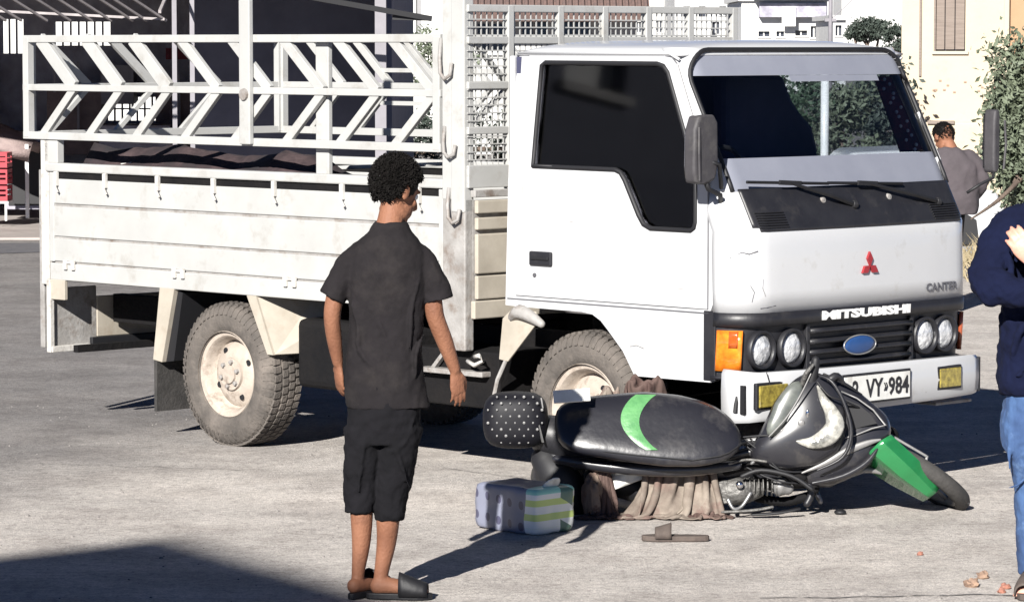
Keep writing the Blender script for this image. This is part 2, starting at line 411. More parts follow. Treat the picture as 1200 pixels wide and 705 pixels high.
# lettering, emblem, badge
bf=lambda y0,z0,off:(lambda x,y,d:(front(y0+x,z0+y,off)+d,y0+x,z0+y))
text('MITSUBISHI','lettering','letterwhite',truck,.06,bf(.50,.853,.014),.002,.0035,.64,.043)
text('CANTER','lettering','lettergrey',truck,.06,bf(1.27,.945,.011),.0015,.0012,.255,.04)
em=MB()
def rhomb(mb,c,a,L,wd):
    ex=(math.cos(a),math.sin(a)); ey=(-ex[1],ex[0]); P=[]
    for s,t in ((0,0),(.5,wd),(1,0),(.5,-wd)):
        P.append((c[0]+ex[0]*L*s+ey[0]*L*t,c[1]+ex[1]*L*s+ey[1]*L*t))
    o=len(mb.v)
    mb.add([(front(y,z,.018),y,z) for y,z in P]+[(front(y,z,.0),y,z) for y,z in P],[(0,1,2,3),(0,4,5,1),(1,5,6,2),(2,6,7,3),(3,7,4,0)])
for a in (90,210,330): rhomb(em,(.84,1.09),R(a),.066,.29)
em.build('emblem','red',truck)
ov=MB().lathe([(0,.012),(.7,.011),(.95,.006),(1,0)],32,Matrix.Translation((front(.765,.725,.018),.765,.725))@Matrix.Diagonal((1,.115,.045,1)),'x').build('badge','blue',truck,smooth='all')
MB().tube([(front(.765,.725,.024),.765+.115*math.cos(a*PI/16),.725+.045*math.sin(a*PI/16)) for a in range(33)],.0035,6).build('badge_rim','silver',ov)
text('mitsu','lettering','lettergrey',truck,.05,bf(.16,1.185,.010),.001,0,.001,.001) if False else None
for (pts) in ([(.02,1.155),(.05,1.18),(.075,1.172),(.11,1.185)],):
    MB().tube([(front(y,z,.004),y,z) for y,z in pts],.005,5).build('small_script_badge','lettergrey',truck)
MB().tube([(front(y,z,.004),y,z) for y,z in [(.115,.925),(.15,.928),(.2,.935)]],.004,5).build('scratch_mark','lettergrey',truck)
# bumper
bp=MB().plate([(.395,.0),(.58,.0)],[],lambda a,b,d:(0,0,0),.1) if False else MB()
plan=[(3.50,-.03),(3.57,-.02),(3.63,.01),(3.66,.06),(3.685,.35),(3.695,.85),(3.685,1.35),(3.665,1.60),(3.655,1.645)]
prof=[(-.04,.436),(-.012,.430),(.0,.447),(.004,.53),(0,.612),(-.012,.628),(-.05,.628)]
vs=[];fs=[];k=len(prof)
for i,(x,y) in enumerate(plan):
    a=Vector(plan[max(i-1,0)]);b=Vector(plan[min(i+1,len(plan)-1)]);t=(b-a).normalized(); nx,ny=t.y,-t.x
    tilt=lerp(.02,0,i/8)
    for (o_,z) in prof: vs.append((x+nx*o_,y+ny*o_,z+lerp(-.02 if z<.5 else .02,.012 if z<.5 else -.012,i/8)))
for i in range(len(plan)-1):
    for j in range(k-1): a=i*k+j; fs.append((a,a+1,a+k+1,a+k))
bumper=MB().add(vs,fs).build('bumper','cabwhite',truck,smooth=True,solid=.01)
MB().box((3.54,1.648,.445),(3.66,1.664,.612)).build('bumper_end_cap','black',truck,bevel=.004)
MB().tube([(3.688,.085+.0*t,.58-.2*t/5) if False else (3.675+.002*t,.075+.018*t,  .642-.046*t) for t in range(6)],.0025,5).build('bumper_seam','rubber',bumper)
MB().box((3.60,-.02,.455),(3.625,-.006,.585)).build('bumper_slot','rubber',bumper)
sl_=MB().tube([(3.578+.0*t,-.026+.004*t,.46+.025*t) for t in range(6)],.011,8).build('bumper_slot','rubber',bumper)
def foglamp(y0,y1,z0,z1):
    x=3.688 if y0<.6 else 3.68
    x=interp([(.06,3.66),(.35,3.685),(.85,3.695),(1.35,3.685),(1.62,3.665)],(y0+y1)/2)
    f=MB().box((x-.01,y0-.014,z0-.012),(x+.012,y1+.014,z1+.012)).build('fog_lamp','black',truck,bevel=.006)
    MB().box((x+.011,y0,z0),(x+.02,y1,z1)).build('lens','yellow',f,bevel=.006)
foglamp(.02+.0,.215,.485,.585); foglamp(1.30,1.46,.487,.578)
px_=3.715
pl=MB().box((px_-.01,.56,.455),(px_,1.06,.60)).build('number_plate','black',truck,bevel=.004)
MB().box((px_,.572,.467),(px_+.004,1.048,.588)).build('plate_face','platewhite',pl)
tf=lambda y0,z0:(lambda x,y,d:(px_+.006+d,y0+x,z0+y))
text('2','lettering','ink',truck,.1,tf(.625,.485),.001,.002,.045,.085)
text('VY','lettering','ink',truck,.1,tf(.722,.485),.001,.002,.125,.085)
text('»','lettering','ink',truck,.1,tf(.853,.508),.001,.001,.03,.038)
text('984','lettering','ink',truck,.1,tf(.887,.485),.001,.002,.15,.085)
for y,z in ((1.13,.575),(1.12,.475),(1.2,.475)): MB().lathe([(0,.006),(.008,.004),(.009,0)],8,Matrix.Translation((3.689,y,z)),'x').build('bolt','greymetal',bumper)
MB().box((3.42,1.42,.385),(3.58,1.70,.40)).build('step_plate','greymetal',truck,bevel=.004)

# --- sides of the cab
def xs(z): return xf(z)-cr(z)+.001
def side(y_of,u,z,d): pass
outer=[(2.065,.865),(2.145,.862),(2.58,.860),(2.65,.852),(2.705,.825),(2.75,.785),(2.85,.69),(2.925,.58),(3.40,.583),(3.40,.91)]
outer+=[(xs(z),z) for z in (.95,1.1,1.2,1.27,1.36,1.46,1.55,1.7,1.85,2.0,2.085)]
outer+=[(2.14,2.085),(2.112,2.06),(2.10,1.95)]
win=[(2.256,1.54),(2.80,1.537),(2.835,1.525),(2.865,1.49),(2.955,1.33),(2.985,1.29),(3.03,1.272),(3.285,1.272),(3.305,1.285),(3.312,1.31),(3.312,1.50),(3.30,1.56),(3.10,1.99),(3.07,2.02),(3.03,2.03),(2.30,2.033),(2.275,2.02)]
def sm(L):  # denser loop
    o=[]
    for i,(a,b) in enumerate(L):
        c,d=L[(i+1)%len(L)]; n=max(1,int(math.hypot(c-a,d-b)/.12))
        for q in range(n): o.append((lerp(a,c,q/n),lerp(b,d,q/n)))
    return o
door=[(2.14,.918),(3.385,.918),(3.385,1.50),(3.375,1.56),(3.148,2.03),(3.115,2.058),(3.06,2.066),(2.19,2.066),(2.16,2.05),(2.15,1.9)]
# cargo-window bulge: side skin leans in above the waist
for flip in (False,True):
    Y=(lambda z,d,fl=flip:(W-yin(z)-d) if fl else (yin(z)+d))
    f=lambda u,z,d,Y=Y:(u,Y(z,d),z)
    MB().plate(sm(outer),[sm(win)],f,.03).build('cab_side','cabwhite',truck,bevel=.0)
    g=lambda u,z,d,Y=Y:(u,Y(z,-d),z)
    dr=MB().plate(sm(door),[sm([(a+(.004 if a<2.5 else 0),b) for a,b in win])],g,.008).build('door','cabwhite',truck)
    # rubber round the door and the glass
    ds=MB()
    L=sm(door)+[door[0]]
    ds.tube([(a,Y(b,-.001),b) for a,b in L],.0045,5).build('door_gap','lettergrey',dr)
    L=sm(win)+[win[0],sm(win)[1]]
    MB().tube([(a,Y(b,-.006),b) for a,b in L],.012,6).build('window_rubber','rubber',dr,smooth='all')
    MB().plate(sm(win),[],lambda u,z,d,Y=Y:(u,Y(z,.012+d),z),.003).build('side_window','sideglass' if not flip else 'glass',dr)
    if not flip:
        h=MB().box((2.245,-.022,1.065),(2.395,-.004,1.135)).build('door_handle','black',dr,bevel=.008)
        MB().box((2.26,-.03,1.095),(2.38,-.02,1.11)).build('handle_flap','rubber',h,bevel=.003)
        MB().lathe([(0,-.016),(.010,-.015),(.011,-.006)],12,Matrix.Translation((2.275,0,1.02)),'y').build('key_lock','lettergrey',dr)
        # swage lines
        MB().box((2.08,-.004,.896),(3.39,.0,.901)).build('sill_line','lettergrey',truck)
        MB().tube([(2.19,-.009,.93),(2.19,-.009,1.45)],.003,4).build('panel_crease','worn',dr)
# roof
def roof(u,v):
    a=abs(2*u-1);b=abs(2*v-1)
    x=lerp(2.098,3.165,u); y=lerp(.042,W-.042,v)
    z=2.070+.066*(1-b**3.2)**.5*(1-(a**6 if u>.5 else a**9))**.5
    if u>.5: x+=.035*(1-b**2)*a
    return (x,y,z)
MB().grid(roof,26,30).build('roof','cabwhite',truck,smooth='all',solid=.01)
for y in (.045,W-.045): MB().tube([(2.11,y,2.078),(3.10,y,2.078),(3.16,y,2.05)],.008,6).build('roof_gutter','cabwhite',truck,smooth='all')
# inner trim
MB().box((2.10,.04,.87),(2.13,W-.04,2.06)).build('rear_wall','interior',truck)
MB().box((2.068,.02,.87),(2.098,W-.02,2.066)).build('cab_back','cabwhite',truck,bevel=.01)
MB().box((2.13,.04,.87),(3.45,W-.04,.90)).build('cab_floor','interior',truck)
MB().box((2.13,.06,2.04),(3.10,W-.06,2.055)).build('headliner','interior',truck)
MB().box((3.20,.09,1.0),(3.36,W-.09,1.40)).build('dashboard','interior',truck,bevel=.03)
for y in (.36,.85,1.34):
    st=MB().box((2.35,y-.22,1.02),(2.85,y+.22,1.17)).build('seat','maroon' if y<1 else 'interior',truck,bevel=.03)
    MB().box((2.20,y-.22,1.15),(2.33,y+.22,1.62)).build('backrest','maroon' if y<1 else 'interior',st,bevel=.04)
MB().plate([(.9,1.25),(1.62,1.25),(1.60,1.6),(1.56,1.71),(1.47,1.78),(1.40,1.85),(1.33,1.97),(.9,1.99)],[],lambda u,z,d:(2.58+d,u,z),.10).build('driver_silhouette','interior',truck,bevel=.03)  # flat dark plate added as the driver's silhouette
for y in (.36,.62): MB().box((2.22,y-.13,1.64),(2.32,y+.13,1.86)).build('headrest','interior',truck,bevel=.04)
MB().box((2.262,.07,.9),(2.36,.11,2.03)).build('curtain','maroon',truck,bevel=.01)
MB().tube([(3.06+.09*math.sin(a*PI/12)*.5,.40+.19*math.cos(a*PI/12),1.47+.17*math.sin(a*PI/12)) for a in range(25)],.013,8).build('steering_wheel','rubber',truck,smooth='all')
# patterned curtain strip beside the far pillar
cu=MB()
for i in range(9):
    t=i/8; z=lerp(1.60,1.96,t); x=front(W-.12,z,-.07); cu.v+= [(x,W-.09-yin(z),z),(x-.03,W-.23-yin(z)+.05*t,z)]
for i in range(8): cu.f.append((2*i,2*i+1,2*i+3,2*i+2))
cuo=cu.build('curtain','maroon',truck,solid=.008)
cf=MB()
for i in range(16):
    t=(i+.5)/16; z=lerp(1.60,1.96,t); x=front(W-.12,z,-.05); cf.ball((x,W-.17-yin(z)+.035*math.sin(i*2.3),z),.009,6,4)
cf.build('curtain_bobbles','letterwhite',cuo)
# mirrors
def mirror(y,x,fl):
    s=1 if fl else -1; k=.3 if fl else 1
    m_=MB().limb([(x,y,1.50),(x,y,1.60),(x,y,1.72),(x,y,1.80)],[(.055,.028),(.068,.034),(.066,.036),(.052,.028)],14,4,up=(0,1,0) if False else (1,0,0))
    # shape: wide along y, shallow along x
    hs=MB()
    L=[(-.075,1.50),(-.085,1.56),(-.08,1.74),(-.055,1.80),(.05,1.805),(.075,1.77),(.08,1.58),(.06,1.51),(0,1.49)]
    hs.plate(sm(L),[],lambda u,z,d:(x-.03+d,y+u*k,z),.07)
    h=hs.build('wing_mirror','greymirror',truck,bevel=.022,seg=4,smooth=True)
    MB().plate([(a*.86,1.65+(b-1.65)*.88) for a,b in L],[],lambda u,z,d:(x-.034+d,y+u*k,z),.003).build('mirror_glass','chrome',h)
    MB().tube([(x+.02,y,1.52),(x+.03,y+.02*-s,1.47),(x+.02,y-s*.11,1.44),(x-.02,y-s*.16,1.40)],.012 if not fl else .008,8).build('mirror_arm','rubber',h,smooth='all')
    if not fl: MB().tube([(x+.02,y-s*.02,1.60),(x+.05,y-s*.07,1.58),(x+.0,y-s*.14,1.47)],.010,8).build('mirror_arm','rubber',h,smooth='all')
    MB().tube([(x+.04,y+.05*s,1.51),(x+.045,y+.06*s,1.63),(x+.04,y+.055*s,1.75)],.006,6).build('mirror_edge','greymirror',h)
M['greymirror']=mat('grey_mirror_plastic',(.045,.042,.046),.65,(.03,.028,.031),12,bump=.1,dirt=(.07,.066,.064),dirt_scale=9)
mirror(-.125,3.45,False); mirror(1.87,3.55,True)

# --- wheels
def make_wheel(x,y,face):
    """face=-1: outer side looks to -y"""
    wh=empty('wheel',(x,y,.38)); wh.parent=truck
    Ro=.38
    tp=[(.225,.0),(.235,-.012),(.27,-.022),(.33,-.02),(.358,-.004),(.372,.02),(.378,.05),(.38,.10),(.378,.15),(.372,.18),(.355,.20),(.30,.222),(.24,.205),(.225,.19)]
    s=1 if face<0 else -1
    MB().lathe([(r,h*s) for r,h in tp],64).build('tyre','tyre',wh,smooth='all')
    # tread blocks
    tb=MB(); n=54
    for i in range(n):
        for row,(h0,h1) in enumerate(((.008,.052),(.060,.098),(.104,.142),(.150,.192))):
            a=2*PI*(i+(.5 if row%2 else 0))/n; da=2*PI/n*.36
            r0=.368; r1=.386 if row in(1,2) else .3835
            vs=[]
            for rr in (r0,r1):
                for aa,hh in ((a-da,h0),(a+da,h0+.006),(a+da+.01,h1),(a-da+.01,h1-.006)):
                    vs.append((rr*math.cos(aa),hh*s,rr*math.sin(aa)))
            tb.add(vs,[(4,5,6,7),(0,1,5,4),(1,2,6,5),(2,3,7,6),(3,0,4,7)])
        # shoulder lugs
        a=2*PI*i/n; da=2*PI/n*.25; vs=[]
        for rr,hh in ((.318,-.0235),(.362,-.003),(.372,.012)):
            for aa in (a-da,a+da): vs.append((rr*math.cos(aa),(hh-.004)*s,rr*math.sin(aa)))
        for rr,hh in ((.318,-.018),(.362,.003),(.372,.018)):
            for aa in (a-da,a+da): vs.append((rr*math.cos(aa),(hh)*s,rr*math.sin(aa)))
        tb.add(vs,[(0,1,3,2),(2,3,5,4),(0,2,8,6),(1,7,9,3),(2,4,10,8),(3,9,11,5)])
    tag(tb.build('tread','tyre',wh),kind='stuff')
    rp=[(.228,-.012),(.232,-.004),(.226,.006),(.205,.010),(.19,.03),(.182,.07),(.176,.078),(.150,.052),(.10,.034),(.088,.035),(.085,.02),(.05,.018),(.048,.006),(0,.004)]
    rm=MB().lathe([(r,h*s) for r,h in rp],48).build('rim','rim',wh,smooth=True)
    for i in range(6):
        a=2*PI*i/6+.3
        MB().lathe([(0,-.016*s),(.012,-.014*s),(.013,.0),(.016,.004*s)],6,Matrix.Translation((.066*math.cos(a),.03*s*.6,.066*math.sin(a)))).build('wheel_nut','greymetal',rm)
    for i in range(4):
        a=2*PI*i/4+.5
        MB().lathe([(0,-.004*s),(.017,-.003*s),(.018,0)],12,Matrix.Translation((.135*math.cos(a),.046*s,.135*math.sin(a)))).build('vent_hole','rubber',rm)
    return wh
rearw=make_wheel(-.06,.02,-1)
frontw=dup_tree(rearw,truck); frontw.location=(2.555,.05,.38); frontw.rotation_euler=(0,1.1,0)
far=make_wheel(-.06,W-.02,1); f2=dup_tree(far,truck); f2.location=(2.555,W-.05,.38)
# --- chassis
ch=MB()
for y in (.42,1.22): ch.box((-1.55,y,.55),(3.3,y+.07,.71))
for x in (-1.4,-.5,.4,1.2,2.0): ch.box((x,.48,.58),(x+.07,1.24,.68))
ch.build('chassis_frame','chassis',truck,bevel=.004)
MB().tube([(-.06,.15,.38),(-.06,.6,.38),(-.06,.8,.38),(-.06,.9,.38),(-.06,1.1,.38),(-.06,1.55,.38)],[.05,.05,.14,.14,.05,.05],14).build('rear_axle','chassis',truck,smooth='all')
MB().box((2.50,.15,.30),(2.60,1.55,.37)).build('front_axle','chassis',truck,bevel=.01)
MB().tube([(.05,.86,.40),(2.1,.86,.50)],.045,10).build('drive_shaft','chassis',truck,smooth='all')
MB().box((2.1,.55,.38),(3.3,1.15,.80)).build('engine_block','chassis',truck,bevel=.03)
for y in (.45,1.25):
    for (xc,) in ((-.06,),(2.55,)):
        for q in range(4):
            L=.6-.11*q; mbp=[]
            MB().tube([(xc-L,y,.50-.016*q+.0),(xc-L/2,y,.455-.016*q),(xc,y,.44-.016*q),(xc+L/2,y,.455-.016*q),(xc+L,y,.50-.016*q)],[(.03,.006)]*5,6).build('leaf_spring','chassis',truck)
MB().box((.40,.10,.34),(1.32,.48,.70)).build('fuel_tank','chassis',truck,bevel=.04,seg=3)
MB().box((1.36,.06,.34),(1.96,.46,.62)).build('battery_box','chassis',truck,bevel=.01)
MB().box((1.45,-.0,.50),(1.90,.07,.525)).build('side_step','greymetal',truck,bevel=.004)
MB().bar((1.50,.035,.50),(1.66,.035,.66),.025,.02).build('step_bracket','greymetal',truck)
MB().tube([(1.80,.0,.575),(1.87,-.02,.56),(1.93,-.02,.585),(1.90,-.02,.61),(1.85,0,.60)],.011,7).build('step_hook','worn',truck,smooth='all')
MB().box((-1.50,.10,.40),(-1.46,1.60,.44)).build('rear_crossbar','chassis',truck)
MB().box((.3,.3,.78),(.5,1.4,.8)).build('bed_crossmember','chassis',truck)
# --- bed
BW=1.90
MB().box((-1.57,.03,.805),(1.78,BW-.03,.90)).build('bed_floor','chassis',truck)
MB().box((-1.575,-.0,.81),(1.63,.035,.905)).build('bed_side_rail','white',truck,bevel=.005)
MB().box((-1.575,BW-.03,.81),(1.63,BW,.905)).build('bed_side_rail','white',truck,bevel=.005)
bz=[(.916,1.041),(1.055,1.221),(1.237,1.374)]
for ys in (0,BW-.03):
    for (a,b) in bz:
        MB().box((-1.54,ys+.002,a),(1.60,ys+.028,b)).build('side_board','white',truck,bevel=.004)
    MB().box((-1.575,ys-.002,.912),(-1.535,ys+.034,1.41)).build('board_end_post','white',truck,bevel=.004)
    MB().box((1.595,ys-.001,.912),(1.628,ys+.033,1.41)).build('board_end_post','white',truck,bevel=.004)
    MB().box((-1.54,ys+.010,.905),(1.60,ys+.02,1.40)).build('board_backing','greymetal',truck)
    MB().box((-1.54,ys+.006,1.374),(1.60,ys+.03,1.414)).build('rail_shade_strip','chassis',truck)  # dark strip painted in for the shade under the top rail
    MB().box((-1.60,ys-.012,1.413),(1.635,ys+.05,1.462)).build('top_rail','white',truck,bevel=.008)
for x in (-1.50,-1.06,-.60,-.13,.36,.89,1.46):
    la=MB().box((x-.012,-.02,1.335),(x+.012,.003,1.415)).build('latch','worn',truck,bevel=.003)
    MB().bar((x,-.022,1.34),(x+.03,-.022,1.30),.008,.010).build('latch_tongue','worn',la)
for x in (-1.39,-.43,.48,1.3):
    hg=MB()
    for q in (-.035,.035): hg.box((x+q-.014,-.016,.872),(x+q+.014,.001,.925))
    hg.box((x-.05,-.012,.905),(x+.05,0,.918))
    hg.build('hinge','worn',truck,bevel=.003)
# rear corner: worn post, lamp board, underrun board
MB().box((-1.655,.0,.78),(-1.585,.06,1.60)).build('corner_post','worn',truck,bevel=.005)
MB().box((-1.70,.02,.42),(-1.66,.045,1.42)).build('tailgate_edge','greymetal',truck,bevel=.004)
for z0,z1 in ((.80,1.0),(1.01,1.2),(1.21,1.42)): MB().box((-1.66,.06,z0),(-1.63,BW-.06,z1)).build('tail_board','white',truck,bevel=.004)
MB().box((-1.575,-.004,.70),(-1.44,.02,.812)).build('gusset_plate','beige',truck,bevel=.004)
MB().box((-1.60,-.01,.40),(-1.565,.02,.81)).build('corner_leg','worn',truck,bevel=.004)
MB().box((-1.60,.02,.43),(-1.585,.33,.76)).build('lamp_board','greymetal',truck,bevel=.004)
MB().box((-1.615,.0,.40),(-1.56,.27,.435)).build('lamp_board_foot','worn',truck,bevel=.004)
MB().box((-1.60,.33,.47),(-1.58,1.65,.70)).build('underrun_board','beige',truck,bevel=.004)
MB().box((-1.60,.28,.425),(-1.56,1.65,.469)).build('underrun_shade_strip','rubber',truck,bevel=.004)  # black strip stands in for the shaded bottom of the board
for y in (.55,.62): MB().lathe([(0,.03),(.02,.028),(.022,0)],10,Matrix.Translation((-1.58,y,.56)),'x').build('board_bolt','greymetal',truck)
# mudguards
MB().plate([(-.600,.815),(-.475,.815),(-.585,.41),(-.662,.42)],[],lambda a,b,d:(a,.0+d,b),.03).build('mudguard_strut','beige',truck,bevel=.003)
MB().plate([(-.49,.81),(-.44,.79),(-.52,.42),(-.60,.41)],[],lambda a,b,d:(a,.03+d,b),.30).build('mudguard','rubber',truck)
MB().plate([(-.655,.42),(-.63,.42),(-.635,.14),(-.655,.14)],[],lambda a,b,d:(a,.0+d,b),.34).build('mud_flap','tyredark',truck,bevel=.003)
mgm=MB().plate([(.125,.81),(.20,.81),(.335,.508),(.29,.508)],[],lambda a,b,d:(a,.0+d,b),.03).build('mudguard_strut','beige',truck,bevel=.003)
MB().add([(.20,.015,.80),(.335,.015,.51),(.50,.33,.52),(.50,.33,.70),(.33,.30,.80)],[(0,1,2,3,4)]).build('mudguard','beige',truck,solid=.012)
MB().add([(2.055,-.005,.80),(2.03,-.005,.60),(2.09,-.005,.592),(2.30,-.005,.80),(2.28,-.005,.845),(2.12,-.005,.85)],[(0,1,2,3,4,5)]).build('mudguard','beige',truck,solid=.012,bevel=.003)
MB().tube([(2.07,.0,.60),(2.02,-.01,.50),(1.99,-.01,.40)],.011,7).build('mudguard_stay_or_rim_glint','greymetal',truck)
MB().limb([(2.12,-.01,.81),(2.18,-.02,.84),(2.26,-.02,.82),(2.33,-.02,.79)],[.02,.035,.03,.02],8,3).build('torn_mudguard_edge','greymetal',truck,smooth='all')
# gap: corner post between bed and cab, headboard
cpost=MB().box((1.635,-.012,.622),(1.795,.05,1.37)).build('bed_front_post','worngrey' if 'worngrey' in M else 'greymetal',truck,bevel=.008)
MB().box((1.70,-.018,1.30),(1.795,.05,2.75)).build('bed_front_post','white',truck,bevel=.008)
MB().box((1.635,-.016,1.36),(1.71,.04,2.75)).build('bed_front_post','white',truck,bevel=.008)
for (x,z,L) in ((1.665,2.15,.20),(1.69,1.72,.15),(1.72,1.42,.17)):
    MB().tube([(x-.03,-.02,z),(x-.025,-.035,z-L*.5),(x-.01,-.045,z-L*.85),(x+.02,-.045,z-L),(x+.055,-.04,z-L*.9),(x+.06,-.035,z-L*.6)],.0095,8).build('gate_hook','greymetal',truck,smooth='all')
MB().box((1.80,.02,.78),(1.83,BW,.868)).build('headboard_rail','beige',truck,bevel=.006)
for (z0,z1) in ((.875,.99),(1.0,1.195),(1.215,1.275),(1.295,1.36)):
    MB().box((1.80,.045,z0),(1.825,BW,z1)).build('headboard_slat','beige',truck,bevel=.006)
MB().box((1.79,.04,.80),(1.798,BW,1.36)).build('headboard_backing','greymetal',truck)
MB().box((1.80,.02,1.375),(1.835,BW,1.41)).build('headboard_rail','greymetal',truck,bevel=.004)
MB().box((1.78,.0,1.42),(1.81,BW+.05,1.53)).build('headboard_rail','white',truck,bevel=.004)
for z in (1.70,1.92,2.14,2.295): MB().box((1.78,.0,z-.018),(1.81,BW+.06,z+.018)).build('headboard_rail','white',truck,bevel=.004)
for y in (.29,.64,.96,1.28,1.60,BW+.04): MB().box((1.776,y-.02,1.41),(1.812,y+.02,2.31)).build('headboard_post','white',truck,bevel=.004)
mesh=MB()
for i in range(50): y=.02+i*.038; mesh.box((1.792,y,1.42),(1.797,y+.006,2.29))
for i in range(23): z=1.44+i*.038; mesh.box((1.797,.0,z),(1.802,BW,z+.006))
tag(mesh.build('headboard_mesh','white',truck),kind='stuff')
for (a,b) in (((.29,1.93),(.08,2.12)),((.29,1.90),(.04,1.72)),((.64,1.93),(.96,2.12)),((.64,1.90),(.96,1.72))):
    MB().bar((1.775,a[0],a[1]),(1.775,b[0],b[1]),.02,.03,(1,0,0)).build('headboard_brace','white',truck)
# --- slatted cargo gates
def gate(P,L,mids,thick,n_posts,post_w=.05):
    """P(s,z,d): s along gate"""
    def b(s0,z0,s1,z1,w_,d0,d1,name,m_='white'):
        a=Vector((s0,z0));c=Vector((s1,z1));t=(c-a).normalized();nn=Vector((-t.y,t.x))*w_/2
        pts=[a+nn,a-nn,c-nn,c+nn]
        v=[P(p.x,p.y,d0) for p in pts]+[P(p.x,p.y,d1) for p in pts]
        MB().add(v,[(0,1,2,3),(7,6,5,4),(0,4,5,1),(1,5,6,2),(2,6,7,3),(3,7,4,0)]).build(name,m_,truck,bevel=.003)
    for z,hh in ((2.150,.040),(1.88,.036),(1.612,.042)):
        b(0,z,L,z,hh,-.004,.036,'gate_rail')
    for s in mids:
        b(s-.255,2.150,s+.055,1.885,thick*(1. if s<1.6 else .72),.002,.03,'gate_slat')
        b(s+.055,1.875,s-.235,1.615,thick*.62,.003,.03,'gate_slat')
    for s in n_posts: b(s,1.60,s,2.16,post_w,-.006,.038,'gate_post')
mids=[-1.40+.415*i for i in range(8)]
g1=lambda s,z,d:(s+ (-.0)*(z-1.6),-.012+d,z)
def gate_side(y0,mids,posts,thick=.078):
    P=lambda s,z,d:(s-1.80,y0+d,z)
    gate(P,3.42,[m+1.80 for m in mids],thick,posts)
gate_side(-.008,mids,[.03,3.39])
gate_side(BW-.03,[m+.12 for m in mids],[.03,2.4,3.39],.045)
gate(lambda s,z,d:(-1.80+d,s,z),BW,[.38,.86,1.34],.05,[.03,BW-.03])
for z in (1.78,1.97): MB().box((-.9,BW-.02,z-.012),(1.62,BW,z+.012)).build('gate_rail','white',truck)
# stakes of the near gate
MB().box((.12,-.04,1.60),(.205,-.010,2.35)).build('gate_stake','white',truck,bevel=.006)
MB().box((.125,-.038,2.35),(.195,-.012,3.0)).build('gate_stake','beige',truck,bevel=.006)
MB().lathe([(0,-.02),(.03,-.018),(.034,0)],12,Matrix.Translation((.165,-.035,1.86))).build('stake_bolt','greymetal',truck)
MB().box((.645,.03,1.45),(.745,.06,2.13)).build('gate_stake','white',truck,bevel=.006)
MB().box((-1.62,.0,1.46),(-1.50,.05,1.60)).build('gate_stake','white',truck,bevel=.006)
# things lying in the bed

dark=MB()
for i in range(3): pass
tp2=MB(); vs=[];fs=[]
for i in range(29):
    for j in range(9):
        x=lerp(-1.47,.50,i/28); a=PI*j/8
        h=.30+.10*noise.noise(Vector((x*2.3,j*.4,3)))-.12*max(0,(x-.0)); vs.append((x,.32-.22*math.cos(a),.93+ (h+.31)*math.sin(a)**.6+.03*noise.noise(Vector((x*9,j*1.1,0)))))
for i in range(28):
    for j in range(8): a=i*9+j; fs.append((a,a+1,a+10,a+9))
M['darktarp']=mat('dark_maroon_tarpaulin',(.035,.018,.02),.9,(.012,.010,.012),4,bump=.4,dirt=(.07,.05,.05),dirt_scale=4,dirt_lo=.5,dirt_hi=.8)
TV,TF=vs,fs

for P in ([(.06,1.21),(.07,1.17),(.055,1.13)],[(.13,1.06),(.125,1.02),(.14,.98)],[(.075,1.03),(.09,1.0),(.08,.955)],[(.03,1.16),(.035,1.10)]):
    MB().tube([(front(y,z,.007),y,z) for y,z in P],[.0022]*len(P),4).build('scratch_mark','steel',truck)
for (x,z,L) in ((3.2,1.0,.12),(2.5,1.28,.07),(2.9,.72,.09)):
    MB().tube([(x,-.0095,z),(x+L*.5,-.0095,z+.008),(x+L,-.0095,z-.004)],[.0014]*3,4).build('scratch_mark','worn',truck)

MB().bar((-1.3,.25,1.44),(-.55,.30,1.515),.10,.025).build('loose_board','worn',truck,bevel=.004)
MB().bar((-.1,.6,1.45),(.9,.75,1.50),.22,.02).build('loose_board','white',truck,bevel=.004)
# ============================================================ PEOPLE
def rings(mb,tab,n=28,pw=2.4):
    """tab: (z,xc,yc,rx,ry) horizontal rounded sections"""
    # resample smoothly
    T=[];K=len(tab)
    def cr_(a,b,c,d,t): return .5*((2*b)+(-a+c)*t+(2*a-5*b+4*c-d)*t*t+(-a+3*b-3*c+d)*t**3)
    for i in range(K-1):
        for q in range(5):
            t=q/5; T.append([cr_(tab[max(i-1,0)][k],tab[i][k],tab[i+1][k],tab[min(i+2,K-1)][k],t) for k in range(5)])
    T.append(list(tab[-1])); o=len(mb.v)
    for z,xc,yc,rx,ry in T:
        for j in range(n):
            a=2*PI*j/n; c,s=math.cos(a),math.sin(a)
            mb.v.append((xc+rx*math.copysign(abs(c)**(2/pw),c),yc+ry*math.copysign(abs(s)**(2/pw),s),z))
    for i in range(len(T)-1):
        for j in range(n): a=o+i*n+j;b=o+i*n+(j+1)%n; mb.f.append((a,b,b+n,a+n))
    mb.f.append(tuple(o+j for j in range(n))[::-1]); mb.f.append(tuple(o+(len(T)-1)*n+j for j in range(n)))
    return mb
